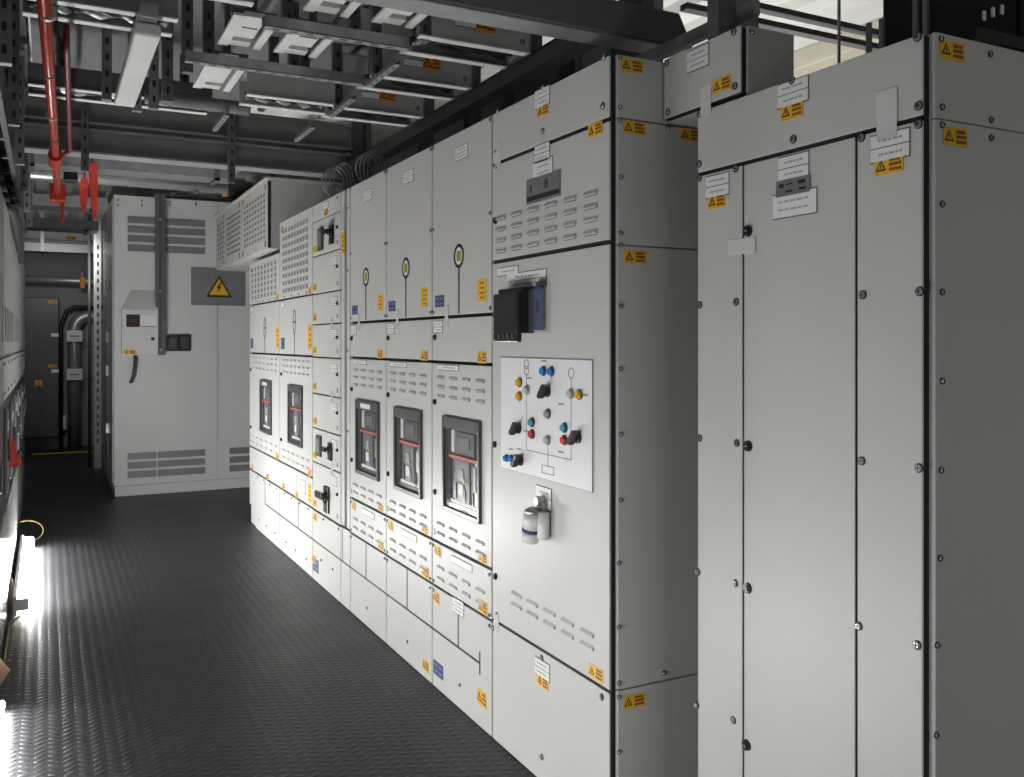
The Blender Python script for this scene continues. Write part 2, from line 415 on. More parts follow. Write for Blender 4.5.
b.ring(F, yl, 1.40, .004, .0047, .017, .015, INK); b.ring(F, yl, 1.422, .004, .0047, .017, .015, INK); b.ring(F, yr, 1.40, .004, .0047, .018, .016, INK)
for px, py in ((530, 378), (562, 404), (527, 431), (562, 452), (512, 449), (545, 361), (586, 395), (520, 449)):
    yy, zz = f1(px, py); b.fbox(F, yy-.018, yy+.018, zz-.003, zz+.003, .004, .0045, GINK)
mp = b.build('mimic_panel', c)
def button(px, py, mat, nm, r=.0185):
    y, z = f1(px, py); bb = MB(); r *= .84; bb.fcyl(F, y, z, .004, .008, r*1.12, DARK if mat is not GREYB else STEEL, seg=20); bb.fcyl(F, y, z, .008, .018, r, mat, r*.72, seg=20)
    return bb.build(nm, mp, smooth=True)
for px, py, mt, nm in ((545, 371, BLUEB, 'blue_button'), (553, 371.5, BLUEB, 'blue_button'), (521, 382.4, YELB, 'amber_lamp'), (521, 396, YELB, 'amber_lamp'),
        (581, 394.5, YELB, 'amber_lamp'), (528.3, 390, GREYB, 'clear_lamp'), (572.4, 393.6, GREYB, 'clear_lamp'), (549.3, 413.7, STEEL, 'key_switch'), (549, 440, GREYB, 'clear_lamp'),
        (533.5, 434, REDB, 'red_button'), (566, 440, REDB, 'red_button'), (533.5, 422.3, CYAN, 'pale_blue_button'), (566, 427.6, CYAN, 'pale_blue_button'),
        (508, 458, BLUEB, 'blue_button'), (513, 458.5, BLUEB, 'blue_button')):
    button(px, py, mt, nm, .0155 if py > 456 else .0185)
for px, py in ((549, 391), (520, 428), (579.5, 437), (522, 460)):
    y, z = f1(px, py); k = .80; bb = MB(); bb.fcyl(F, y, z, .004, .014, .026*k, BLACK, .024*k, seg=18)
    bb.prism([fpt(F, y-.030*k, z+.022*k, .014), fpt(F, y-.010*k, z+.030*k, .014), fpt(F, y+.032*k, z-.022*k, .014), fpt(F, y+.010*k, z-.030*k, .014)], Vector(fpt(F, 0, 0, .022))-Vector(fpt(F, 0, 0, 0)), BLACK)
    bb.fbox(F, y+.012*k, y+.030*k, z-.032*k, z-.022*k, .014, .034, SWP); bb.build('rotary_switch', mp, bevel=.002)
# hanging plug and its socket
plate(c, F, *f1(544, 498), w=.105, h=.075, rows=2)
y, z = f1(544.5, 504); b = MB(); b.fbox(F, y-.026, y+.026, z-.04, z+.012, .003, .02, PLATE); b.fcyl(F, y, z+.012, .003, .034, .017, STEEL, seg=18)
so = b.build('key_interlock', c, bevel=.003)
b = MB(); A = Vector(fpt(F, y+.008, z-.025, .038)); B = Vector(fpt(F, y+.030, z-.128, .040)); W = (B-A)
b.cone(A, A+W*.55, .033, .031, WLIP, 20); b.cone(A+W*.55, A+W*.66, .0325, .0325, BLUE, 20); b.cone(A+W*.66, B, .031, .029, WHITE, 20); b.cone(A-W*.12, A, .018, .033, STEEL, 20); b.build('hanging_plug', so, smooth=True)
b = MB(); b.fcyl(F, y-.03, z-.06, .03, .031, .001, STEEL); b.cone(fpt(F, y-.036, z-.02, .022), fpt(F, y-.034, z-.108, .024), .019, .021, WLIP, 18); b.build('key_barrel', so, smooth=True)

# ---- breaker window assembly (frame, pane, breaker behind it)
def window(par, yc, w, z0, z1, tagged=False, variant=0):
    b = MB(); fw = .020; no = .013
    b.fbox(F, yc-w/2, yc-w/2+fw, z0, z1, -.001, no, DARK); b.fbox(F, yc+w/2-fw, yc+w/2, z0, z1, -.001, no, DARK)
    b.fbox(F, yc-w/2+fw, yc+w/2-fw, z0, z0+fw, -.001, no, DARK); b.fbox(F, yc-w/2+fw, yc+w/2-fw, z1-fw*2.4, z1, -.001, no, DARK)
    if tagged: b.fbox(F, yc-.07, yc+.09, z1-.04, z1-.015, no, no+.001, WHITE)
    fr_ = b.build('window_frame', par, bevel=.003)
    a0, a1 = yc-w/2+fw, yc+w/2-fw; k0, k1 = z0+fw, z1-fw*2.4
    b = MB(); b.fbox(F, a0, a1, k0, k1, -.019, -.016, BRK)
    b.fbox(F, a1-.03, a1, k0, k1, -.016, -.004, BLACK); b.fbox(F, a0, a1, k0, k0+.018, -.016, -.004, BLACK)
    b.fbox(F, yc-.10, yc+.075, k1-.10, k1-.012, -.016, -.006, DARK); b.fbox(F, yc-.06, yc+.05, k1-.075, k1-.03, -.006, -.003, BRK)
    b.fbox(F, yc+.095, yc+.118, k1-.10, k1-.008, -.016, -.006, WLIP); b.fbox(F, yc+.122, yc+.130, k1-.10, k1-.008, -.016, -.006, STEEL)
    b.fbox(F, a0+.012, a0+.075, k0+.035, k1-.125, -.016, -.010, STEEL); b.fbox(F, a0+.075, a0+.082, k0+.02, k1-.12, -.016, -.005, BLACK)
    b.fbox(F, yc-.055, yc+.085, k0+.025, k1-.125, -.016, -.007, DARK); b.fbox(F, yc-.045, yc+.072, k0+.11, k1-.135, -.007, -.005, BRK)
    b.fbox(F, yc+.07, yc+.095, k0+.04, k0+.12, -.007, -.003, BLACK); b.fbox(F, yc-.02, yc+.03, k0+.04, k0+.09, -.007, -.003, MIDG)
    b.fbox(F, yc-.115, yc-.08, k1-.24, k1-.14, -.010, -.006, CHROME if variant else PLATE); b.fbox(F, a0+.004, a1-.035, k0+.020, k0+.034, -.016, -.006, WLIP)
    br = b.build('circuit_breaker', fr_)
    MB().fbox(F, a0+.01, a1-.032, k1-.122, k1-.110, -.016, 0, RBAR).build('red_bar', fr_)
    for zz in (k1-.185, k1-.245): MB().fbox(F, yc-.005, yc+.04, zz-.024, zz+.024, -.005, 0, WHITE if zz < k1-.2 else GREYB).build('push_button', fr_, bevel=.002)
    MB().fcyl(F, yc-.012, k0+.125, -.005, 0, .009, YELB).build('indicator', fr_)
    b = MB(); b.fbox(F, a0, a1, k0, k1, .003, .005, PANE); b.build('clear_pane', fr_)
    return (a0, a1, k0, k1)
def emblem(par, yc, zc, zlow, double=False):
    b = MB(); r = .05 if not double else .036
    if double:
        b.ring(F, yc, zc, .0005, .0015, .042, .032, INK, sq=2.0); b.fcyl(F, yc, zc, .0005, .0012, .012, GREEN)
        b.fbox(F, yc-.028, yc+.028, zc-.004, zc+.004, .0005, .0014, INK); b.fbox(F, yc-.006, yc+.006, zlow, zc-.084, .0005, .0015, INK)
    else:
        b.ring(F, yc, zc, .0005, .0016, r, r*.72, INK); b.fcyl(F, yc, zc, .0005, .001, r*.73, WHITE, seg=24)
        b.fbox(F, yc-r*.45, yc+r*.45, zc-r*.42, zc+r*.42, .001, .0014, GREEN); b.fbox(F, yc-.006, yc+.006, zlow, zc-r, .0005, .0015, INK)
    return b.build('circuit_symbol', par)
def busline(par, segs):
    b = MB()
    for (ya, za, yb, zb) in segs:
        w = .0045
        b.fbox(F, min(ya, yb)-w, max(ya, yb)+w, min(za, zb)-w, max(za, zb)+w, .0005, .0016, INK)
    return b.build('painted_bus_line', par)

cub = [(3.064, 3.658, 'light grey breaker cubicle beside the mimic cubicle, largest window of the nearest three'),
       (3.662, 4.258, 'light grey breaker cubicle in the middle of the nearest three'),
       (4.262, 4.856, 'light grey breaker cubicle with a white tag on its window frame, beside the narrow post')]
wins = [(3.338, .372), (3.947, .355), (4.543, .375)]
embs = [(459, 256), (406, 268), (366, 277)]
for i, (y0, y1, lab) in enumerate(cub):
    c = thing('breaker_cubicle', lab, 'cabinet', (XF+.4, (y0+y1)/2, 0), 'breaker cubicles of the main switchboard'); yc = (y0+y1)/2; w = y1-y0
    carcass(c, y0, y1, TOP-.002)
    door(c, 'upper_door', F, y0, y1, 1.609, TOP, gz=.004)
    door(c, 'middle_door', F, y0, y1, 1.417, 1.603, gz=.004)
    wy, ww = wins[i]
    lv = grid(y0+.10, y1-.10, 4, 1.350, 1.270, 3, .072, .015)+grid(y0+.10, y1-.10, 4, .722, .680, 2, .072, .015)
    door(c, 'breaker_door', F, y0, y1, .641, 1.411, gz=.004, hole=(wy-ww/2+.01, wy+ww/2-.01, .80, 1.18), louv=lv)
    window(c, wy, ww, .793, 1.190, tagged=(i == 2), variant=i % 2)
    door(c, 'lower_vent_panel', F, y0, y1, .444, .635, gz=.004, louv=grid(y0+.10, y1-.10, 4, .535, .487, 2, .072, .015))
    door(c, 'base_panel', F, y0, y1, 0, .440, gz=.003)
    ey, ez = fx(*embs[i], XF); emblem(c, ey, ez, 1.615)
    plate(c, F, yc-.02, 2.27, w=.12, h=.055, rows=2)
    bluelab(c, F, y1-.085, 1.675, .10, .05); warn(c, F, y0+.085, 1.70, w=.08, h=.085)
    plate(c, F, y1-.075, 1.565, w=.085, h=.05, rows=2); tape(c, F, y1-.165, 1.61, .035, .10); warn(c, F, y0+.085, 1.44, w=.08, h=.045)
    plate(c, F, yc+.12, 1.392, w=.22, h=.022)
    lock(c, F, y1-.035, 1.52); lock(c, F, y1-.035, 1.24); lock(c, F, y1-.035, .85)
    for zz in (2.345, 1.99, 1.63): screw(c, F, y1-.012, zz); screw(c, F, y0+.012, zz)
    for zz in (.615, .46, .42): screw(c, F, y1-.018, zz); screw(c, F, y0+.018, zz)
    warn(c, F, y1-.065, .60, w=.075, h=.045); warn(c, F, y0+.075, .475, w=.08, h=.05); warn(c, F, y0+.08, .665, w=.075, h=.04); plate(c, F, yc-.02, .600, w=.20, h=.028, text=False)
    smallblue(c, F, y1-.03, .675)
    if i == 0:
        busline(c, [(3.169, .25, y1, .25), (3.169, .21, 3.169, .29), (3.375, .25, 3.375, .40)])
        plate(c, F, 3.375, .415, w=.11, h=.06, rows=2); warn(c, F, y1-.05, .395, w=.07, h=.05); warn(c, F, y0+.085, .12, w=.08, h=.06); bluelab(c, F, y1-.07, .09, .11, .06)
    elif i == 1: busline(c, [(y0, .25, y1, .25), (3.965, .25, 3.965, .436)]); warn(c, F, y0+.07, .06, w=.07, h=.045)
    else: busline(c, [(y0, .25, y1, .25), (4.575, .25, 4.575, .436)])
    screw(c, F, yc, .10)
# ---- narrow post between the cubicles
c = thing('cable_riser', 'narrow full-height grey riser strip between breaker cubicle and stacked small doors', 'cabinet', (XF+.4, 4.95, 0)); y0, y1 = 4.860, 5.036
carcass(c, y0, y1, TOP-.002)
door(c, 'cover_strip', F, 4.862, 4.925, .452, TOP, gap=.004); door(c, 'cover_strip', F, 4.962, 5.030, .452, TOP, gap=.004); door(c, 'base_panel', F, y0, y1, 0, .446)
warn(c, F, 4.99, 2.06, w=.07, h=.12); tape(c, F, 4.99, 2.2, .04, .14)
for zz in (2.25, 1.9, 1.45, 1.0): screw(c, F, 4.9, zz)
busline(c, [(y0, .25, y1, .25), (5.0, .25, 5.0, .44)])
# ---- distribution column of small compartments
y0, y1 = 5.040, 5.652
c = thing('distribution_cubicle', 'slim light grey cubicle of stacked small doors with black rotary handles', 'cabinet', (XF+.4, (y0+y1)/2, 0)); carcass(c, y0, y1, TOP-.002)
zs = [2.363, 2.255, 2.037, 1.80, 1.609, 1.405, 1.177, .960, .746, .446]
door(c, 'top_panel', F, y0, y1, zs[1], zs[0], gz=.003)
for k in range(1, 9):
    d = door(c, 'compartment_door', F, y0, y1, zs[k+1], zs[k], gz=.0045)
    warn(c, F, y1-.055, zs[k+1]+.045, w=.075, h=.045); lock(c, F, y0+.06, (zs[k]+zs[k+1])/2+.02, .011)
    if k not in (1,): plate(c, F, y0+.12, zs[k]-.06, w=.10, h=.05, rows=2)
    smallblue(c, F, y0+.06, zs[k+1]+.04)
    if k in (3, 5, 7): tape(c, F, y0+.17, zs[k+1], .05, .07)
door(c, 'base_panel', F, y0, y1, 0, .440)
warn(c, F, 5.34, 2.285, w=.075, h=.05); plate(c, F, 5.34, 2.325, w=.10, h=.035)
def handle(par, y, z, s=1.0):
    b = MB(); b.fbox(F, y-.035*s, y+.055*s, z-.09*s, z+.06*s, .001, .014, BLACK); b.fcyl(F, y, z, .014, .03, .035*s, BLACK, .03*s, 20)
    b.fbox(F, y-.02*s, y+.12*s, z-.012*s, z+.026*s, .03, .05, BLACK); b.build('rotary_handle', par, bevel=.004)
handle(c, 5.20, 2.145, .75); handle(c, 5.23, .86, .7); handle(c, 5.30, .57, 1.05)
def meter(par, y, z, w, h):
    b = MB(); b.fbox(F, y-w/2, y+w/2, z-h/2, z+h/2, .001, .012, DARK); m = b.build('meter', par, bevel=.008)
    MB().fbox(F, y-w*.3, y+w*.3, z-h*.33, z+h*.36, .012, .0135, PLATE).build('meter_face', m)
meter(c, 5.45, 2.13, .11, .14); meter(c, 5.49, .858, .11, .13)
warn(c, F, 5.59, .40, w=.07, h=.05); busline(c, [(y0, .25, y1, .25)]); bluelab(c, F, 5.58, .10, .14, .08); warn(c, F, 5.68-.06, .13, w=.08, h=.05)
for yy, zz in ((5.2, .16), (5.45, .16), (5.08, .42), (5.4, .42), (5.1, 2.34)): screw(c, F, yy, zz)
# ---- two louvre-topped breaker cubicles
for i, (y0, y1, ztop, wy, ww, e, lab) in enumerate((
        (5.656, 6.560, TOP, 6.087, .386, (294.5, 322), 'wide grey breaker cubicle with full-height louvred top beside the stacked small doors'),
        (6.564, 7.650, 2.150, 7.008, .390, (265, 328), 'wide grey breaker cubicle at far end of row, shorter top under the louvred duct'))):
    c = thing('breaker_cubicle', lab, 'cabinet', (XF+.4, (y0+y1)/2, 0), 'breaker cubicles of the main switchboard'); w = y1-y0
    carcass(c, y0, y1, ztop-.002, base=0)
    n1 = 9 if i == 0 else 8
    door(c, 'louvred_panel', F, y0, y1, 1.806, ztop, gz=.004, holes=grid(y0+.14, y1-.12, n1, ztop-.075 if i == 0 else ztop-.06, 1.865, 9 if i == 0 else 6, .052, .034))
    door(c, 'middle_door', F, y0, y1, 1.412, 1.800, gz=.004)
    lv = grid(y0+.12, y1-.12, 7, 1.375, 1.29, 3, .055, .016)+grid(y0+.12, y1-.12, 6, .735, .685, 2, .06, .015)
    door(c, 'breaker_door', F, y0, y1, .641, 1.405, gz=.004, hole=(wy-ww/2+.01, wy+ww/2-.01, .81, 1.195), louv=lv)
    window(c, wy, ww, .800, 1.206, tagged=(i == 1), variant=1)
    door(c, 'lower_door', F, y0, y0+w*.45, .448, .635, gz=.004); door(c, 'lower_door', F, y0+w*.45, y1, .448, .635, gz=.004)
    if i == 0: door(c, 'base_panel', F, y0, y1, 0, .442)
    else:
        b = MB(); b.fbox(F, y0+.003, y1-.003, .16, .439, -.02, 0, GREY); b.fbox(F, y0+.003, y1-.25, .003, .16, -.02, 0, GREY); b.fbox(F, y1-.25, y1-.003, .003, .16, -.02, -.012, GREY); b.build('base_panel', c)
    ey, ez = fx(*e, XF); emblem(c, ey, ez, 1.418, True)
    warn(c, F, y0+.06, 1.53, w=.085, h=.15); bluelab(c, F, y1-.10, 1.49, .10, .08); plate(c, F, y1-.10, 1.765, w=.09, h=.04, text=False)
    for zz in (1.27, .80): lock(c, F, y1-.06, zz)
    for k in range(3): warn(c, F, (y0+.07, y0+.40, y1-.12)[k], (.66, .47, .475)[k], w=.07, h=.045)
    warn(c, F, y1-.09, ztop-.06, w=.06, h=.045, m=ORG); warn(c, F, y0+.06, 1.83, w=.07, h=.05)
    if i == 0: warn(c, F, y0+.07, .53, w=.07, h=.12); plate(c, F, y0+.22, .55, w=.09, h=.08, text=False)
    for k in range(4): screw(c, F, y0+.15+k*.2, 1.82); screw(c, F, y0+.1+k*.22, .425)
    busline(c, [(y0, .25, y1 if i == 0 else 6.97, .25), (6.02, .25, 6.02, .43)] if i == 0 else [(y0, .25, 7.05, .25), (7.05, .25, 7.05, .43)])
    for k in range(3): screw(c, F, y0+.15+k*.28, .09)

# ---- recessed tall cabinet nearest the camera
XN = 1.683; G = ('x', XN, -1); Y0, Y1 = 1.306, 2.083; TN = 2.170
c = thing('tall_cabinet', 'tall light grey three-panel cabinet nearest the viewer with taped corner label', 'cabinet', (XN+.4, (Y0+Y1)/2, 0))
b = MB(); b.box(XN+.0065, XN+.0202, Y0+.016, Y1-.004, .01, TN-.006, GASK); b.box(XN+.0205, XN+.9, Y0+.012, Y1, 0, TN-.002, GREY); b.build('body', c)
ya, yb = fx(743, 400, XN)[0], fx(856, 400, XN)[0]
door(c, 'top_panel', G, Y0+.013, Y1, 1.990, TN, gz=.002, t=.006)
for nm, p0, p1 in (('side_strip', ya, Y1), ('centre_door', yb, ya), ('side_strip', Y0+.013, yb)): door(c, nm, G, p0, p1, .0, 1.984, gap=.0035, gz=.003, t=.006)
S2 = ('y', Y0, -1)
MB().box(XN+.0205, XN+.90, Y0, Y0+.0115, 1.985, TN, GREY).build('upper_side_panel', c, bevel=.002); MB().box(XN+.0205, XN+.90, Y0, Y0+.0115, .0, 1.982, GREY).build('side_panel', c, bevel=.002)
def g1(px, py): return fx(px, py, XN)
for p in ((699.5, 114), (699.5, 164), (792.5, 80.6), (793.5, 139.4), (918, 37), (919, 106), (699.5, 178), (736, 168.6), (861.7, 137.7), (918.8, 124), (700, 305), (736.4, 302), (700, 438), (737, 443),
          (698, 572), (735.5, 583), (697, 705), (733.5, 720), (863, 295), (920, 291.5), (862, 461), (919.5, 468), (859, 626), (917.5, 645)):
    screw(c, G, *g1(*p), big=True)
for p in ((748.5, 231), (748.5, 446), (748, 588), (747, 745)): lock(c, G, *g1(*p), r=.0155)
for p in ((941, 39), (942, 107), (942, 125), (990, 54), (991, 120), (991, 138), (942, 204), (942, 292), (942, 381), (941, 470), (940, 558), (937, 645), (936, 735)):
    x, z = fy(*p, Y0); screw(c, S2, x, z)
for p in ((952, 51), (955, 137)): x, z = fy(*p, Y0); warn(c, S2, x, z)
plate(c, G, *g1(793, 92.5), w=.105, h=.062, rows=2); warn(c, G, *g1(792, 111), w=.076)
plate(c, G, *g1(717.5, 185.5), w=.098, h=.062, rows=2); warn(c, G, *g1(717, 201), w=.072)
plate(c, G, *g1(793.5, 167), w=.104, h=.062, rows=2); plate(c, G, *g1(794.5, 204), w=.15, h=.062)
plate(c, G, *g1(890, 146), w=.105, h=.062, rows=2); warn(c, G, *g1(889, 165), w=.078)
y, z = g1(793.5, 186.5); b = MB(); b.fbox(G, y-.058, y+.058, z-.021, z+.021, .0005, .004, PLATE)
for dy, dz, w_, h_ in ((.038, .006, .008, .010), (-.032, .008, .012, .009), (-.034, -.009, .012, .006), (.012, -.010, .012, .005), (.012, .008, .012, .003)): b.fbox(G, y+dy-w_, y+dy+w_, z+dz-h_/2, z+dz+h_/2, .004, .0046, INK)
b.build('rating_plate', c)
tape(c, G, *g1(887.5, 114), w=.055, h=.11); tape(c, G, *g1(742.5, 246.5), w=.105, h=.042)

# ---- bridging box between the tall cabinet and the control cubicle
Y0, Y1 = 1.892, 2.243; ZB, ZT = 2.176, 2.368
c = thing('linking_box', 'light grey box on top of the tall cabinet linking it to the mimic cubicle', 'cabinet', (XN+.1, (Y0+Y1)/2, ZB))
b = MB(); b.box(XN+.0065, XN+.022, Y0+.008, Y1-.004, ZB+.004, ZT-.006, GASK); b.box(XN+.022, XN+.19, Y0, Y1, ZB, ZT-.002, GREY); b.build('body', c)
door(c, 'front_panel', G, Y0+.004, Y1, ZB+.006, ZT, gap=.002, gz=.002, t=.006)
for p in ((734, 32), (735, 86), (667, 63), (668, 112)): screw(c, G, *g1(*p), big=True)
plate(c, G, *g1(698, 58.5), w=.098, h=.062, rows=2); warn(c, G, *g1(722, 84.5), w=.078); tape(c, G, *g1(706.5, 101), w=.045, h=.085)
x, z = fy(752, 32, Y0); screw(c, ('y', Y0, -1), x, z)
# ================================================================== BUSDUCT OVER THE FAR CUBICLE
c = thing('louvred_busduct', 'long louvred grey duct box bridging from far cubicle to transformer enclosure', 'duct', (1.72, 8.1, 2.19))
XD = 1.45; D = ('x', XD, -1); y0, y1 = 6.74, 9.02
b = MB(); b.box(XD+.02, 2.02, y0+.012, y1, 2.19, 2.70, GREY); b.build('body', c)
MB().box(XD+.15, 1.95, y1, 9.50, 2.24, 2.66, GREY).build('collar', c)
b = MB(); b.box(XD-.015, 2.03, y0-.015, y1, 2.702, 2.72, GREY); b.build('lid', c)
for p0, p1 in ((y0, 7.72), (7.72, 8.52), (8.52, y1)): door(c, 'louvred_panel', D, p0, p1, 2.19, 2.70, holes=grid(p0+.12, p1-.12, 3 if p0 > 8.5 else 8, 2.61, 2.29, 8, .060, .028))
b = MB(); b.box(XD+.001, XD+.022, y0+.002, y0+.01, 2.2, 2.69, GASK); b.build('gasket', c)
MB().box(XD+.03, 2.02, y0, y0+.011, 2.192, 2.70, GREY).build('end_panel', c)
for p in (6.82, 7.68, 7.84, 8.6): warn(c, D, p, 2.235, w=.06, h=.045, m=ORG); warn(c, D, p, 2.66, w=.06, h=.04, m=ORG)
for k in range(8): screw(c, D, y0+.1+k*.33, 2.215)

# ================================================================== TRANSFORMER ENCLOSURE
YE = 9.51; E_ = ('y', YE, -1); XE0, XE1 = .575, 2.35
def e1(px, py): return fy(px, py, YE)
c = thing('transformer_enclosure', 'big pale grey enclosure at the aisle end with slotted vents and yellow hazard triangle', 'enclosure', (1.5, 10.5, 0))
b = MB(); b.box(XE0, XE1, YE+.02, 11.3, .10, 2.93, ENCL); b.build('body', c)
b = MB(); b.box(XE0+.01, XE1, YE-.004, 11.3, 0, .10, ENCL); b.build('plinth', c, bevel=.004)
xs = e1(218, 300)[0]
def vents(par, x0, x1, z0, z1, n, gapf=.28):
    b = MB(); h = (z1-z0)/n
    for k in range(n):
        za, zb = z0+k*h+h*gapf/2, z0+(k+1)*h-h*gapf/2
        b.fbox(E_, x0, x1, za, zb, .0005, .003, SLOT)
        m = 6
        for j in range(m):
            zz = za+(zb-za)*(j+.5)/m; b.fbox(E_, x0, x1, zz-.006, zz+.003, .003, .009, MIDG)
    return b.build('vent_grille', par)
d1 = door(c, 'front_panel', E_, XE0, xs, .102, 2.93, mat=ENCL, gap=.003); d2 = door(c, 'front_panel', E_, xs, XE1, .102, 2.93, mat=ENCL, gap=.003)
xa, xb, xm = e1(127.5, 440)[0], e1(205, 440)[0], e1(157, 440)[0]
zt, zb = e1(166, 217)[1], e1(166, 254)[1]; vents(d1, xa, xb, zb, zt, 4)
zt, zb = e1(166, 450)[1], e1(166, 477)[1]; vents(d1, xa, xm-.006, zb, zt, 3); vents(d1, xm+.006, xb, zb, zt, 3); vents(d2, e1(229.5, 460)[0], e1(229.5, 460)[0]+.8, zb, zt, 3)
for px in (118, 142, 170, 196): screw(c, E_, *e1(px, 205), big=True); screw(c, E_, *e1(px, 195+.04*px), big=True)
b = MB(); x0, z1 = e1(191, 267); x1, z0 = e1(245, 306)
b.fbox(E_, x0, x1, z0, z1, .002, .008, PLATE); wp = b.build('hazard_plate', c)
for sx in (x0+.03, (x0+x1)/2, x1-.03):
    for sz in (z0+.03, z1-.03): screw(wp, ('y', YE-.008, -1), sx, sz)
xc, zc = e1(219, 287); b = MB(); tri = lambda s, dz=0: [(xc-s, zc-s*.82+dz), (xc+s, zc-s*.82+dz), (xc, zc+s*.92+dz)]
b.fprism(E_, tri(.128), .008, .0095, INK); b.fprism(E_, tri(.097, -.004), .0095, .0105, YEL)
b.fprism(E_, [(xc+.012, zc+.045), (xc-.026, zc-.012), (xc-.006, zc-.010), (xc-.020, zc-.058), (xc+.026, zc+.002), (xc+.005, zc+.004), (xc+.026, zc+.045)], .0105, .0112, INK); b.build('hazard_triangle', wp)
# monitoring box with sloping hood
x0, z1 = e1(121, 310); x1, z0 = e1(157, 355)
b = MB(); b.fbox(E_, x0, x1, z0, z1, .001, .11, ENCL); bx = b.build('monitor_box', c, bevel=.004)
b = MB(); zz = z1+.001; pr = [fpt(E_, x0, zz, .001), fpt(E_, x0, zz, .115), fpt(E_, x0+.03, zz+.215, .001)]
v = [fpt(E_, x0, zz, .001), fpt(E_, x1, zz, .001), fpt(E_, x1, zz, .115), fpt(E_, x0, zz, .115), fpt(E_, x0+.09, zz+.2, .001), fpt(E_, x1, zz+.2, .001)]
b.add(v, [(0, 3, 2, 1), (3, 4, 5, 2), (0, 4, 3), (1, 2, 5), (0, 1, 5, 4)], ENCL); b.build('sloping_hood', bx)
b = MB(); xx, z_ = e1(132, 321); b.fbox(E_, xx-.06, xx+.06, z_-.06, z_+.06, .11, .118, BLACK); b.fbox(E_, xx-.03, xx+.03, z_-.02, z_+.02, .118, .119, REDD); b.build('display', bx)
b = MB(); b.fbox(E_, xx+.065, xx+.21, z_-.05, z_+.055, .11, .116, WHITE); b.fbox(E_, xx+.065, xx+.21, z_-.06, z_-.05, .11, .117, GINK); b.build('label_plate', bx)
lock(bx, ('y', YE-.11, -1), x1-.05, (z0+z1)/2-.06, r=.018); warn(bx, ('y', YE-.111, -1), x0+.07, z0+.03, w=.11, h=.04)
xx, zz = e1(134.5, 369); b = MB(); b.tube([fpt(E_, xx, zz+.125, .001), fpt(E_, xx+.003, zz+.12, .05), fpt(E_, xx, zz+.05, .06), fpt(E_, xx-.01, zz-.05, .06), fpt(E_, xx-.03, zz-.12, .05), fpt(E_, xx-.035, zz-.125, .001)], .017, DARK); b.build('door_handle', c, smooth=True)
for px in (172.5, 184.5):
    xx, zz = e1(px, 343); b = MB(); b.fbox(E_, xx-.055, xx+.055, zz-.08, zz+.08, .001, .03, BLACK); b.fbox(E_, xx-.035, xx+.035, zz-.055, zz+.055, .03, .034, DARK); b.build('socket_plate', c, bevel=.006)
# left flank: posts and conduits
b = MB(); b.box(XE0-.008, XE0-.001, 9.6, 10.3, .12, 2.9, ENCL); b.build('flank_panel', c); b = MB(); b.box(XE0-.008, XE0-.001, 10.35, 11.25, .12, 2.9, ENCL); b.build('flank_panel', c)
for z in (.6, 1.2, 1.55, 2.1, 2.6):
    b = MB(); b.box(XE0-.03, XE0-.008, 10.28, 10.37, z-.05, z+.05, STEEL); b.build('hinge', c)
# vertical strut in front
x0, x1 = e1(154.5, 300)[0], e1(164, 300)[0]; zlow = e1(160, 355)[1]
t = thing('drop_trunking', 'dark grey vertical trunking dropping down in front of the pale enclosure', 'trunking', ((x0+x1)/2, YE-.07, zlow))
b = MB(); b.box(x0, x1, YE-.10, YE-.03, zlow, 3.19, GALVD); b.build('channel', t, bevel=.003); b = MB(); b.box(x0+.03, x1-.03, YE-.103, YE-.10, zlow+.06, 3.1, DKSTEEL); b.build('cover', t)
for z in (zlow+.05, 2.0, 2.7):
    b = MB(); b.fcyl(('y', YE-.103, -1), (x0+x1)/2, z, 0, .006, .012, STEEL); b.build('bolt', t)
    b = MB(); b.box(x0+.01, x1-.01, YE-.03, YE-.001, z-.02, z+.02, GALVD); b.build('bracket', t)

# ================================================================== LEFT-HAND SWITCHBOARD (seen edge on)
XL = -.19; Lf = ('x', XL, 1)
labs = ['grey switchgear panel at the left edge nearest the viewer, cut off by the frame', 'long grey slatted switchgear panel along left edge with red cloth on its front']
for i, (y0, y1) in enumerate(((2.4, 5.12), (5.13, 9.93))):
    c = thing('switchgear_panel', labs[i], 'cabinet', (XL-.4, (y0+y1)/2, 0), 'switchgear along the left edge')
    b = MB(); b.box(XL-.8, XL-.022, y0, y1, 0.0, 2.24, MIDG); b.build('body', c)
    n = 1 if i == 0 else 3; w = (y1-y0)/n
    for k in range(n):
        p0, p1 = y0+k*w, y0+(k+1)*w
        lv = []
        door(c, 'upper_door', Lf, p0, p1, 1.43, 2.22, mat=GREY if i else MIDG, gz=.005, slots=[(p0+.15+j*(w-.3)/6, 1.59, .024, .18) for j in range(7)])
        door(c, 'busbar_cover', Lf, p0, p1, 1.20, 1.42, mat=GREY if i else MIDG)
        for j in range(4):
            screw(c, Lf, p0+.1+j*(w-.2)/3, 1.39, True); screw(c, Lf, p0+.1+j*(w-.2)/3, 1.24, True)
        b = MB(); b.fbox(Lf, p0+.01, p1-.01, .62, 1.19, -.02, -.012, BLACK); b.build('breaker_bay', c)
        for j in range(2):
            q = p0+w*(.27+.46*j); b = MB(); b.fbox(Lf, q-.12, q+.12, .68, 1.14, -.012, .004, DARK); br = b.build('circuit_breaker', c, bevel=.006)
            b = MB(); b.fbox(Lf, q-.03, q+.03, .86, .98, .004, .022, BLACK); b.build('toggle', br, bevel=.003); b = MB(); b.fbox(Lf, q-.05, q+.05, 1.02, 1.08, .004, .006, WHITE); b.build('nameplate', br)
        b = MB(); b.fbox(Lf, p0+.005, p1-.005, .03, .61, -.02, -.002, FOIL); b.build('skirt_panel', c)
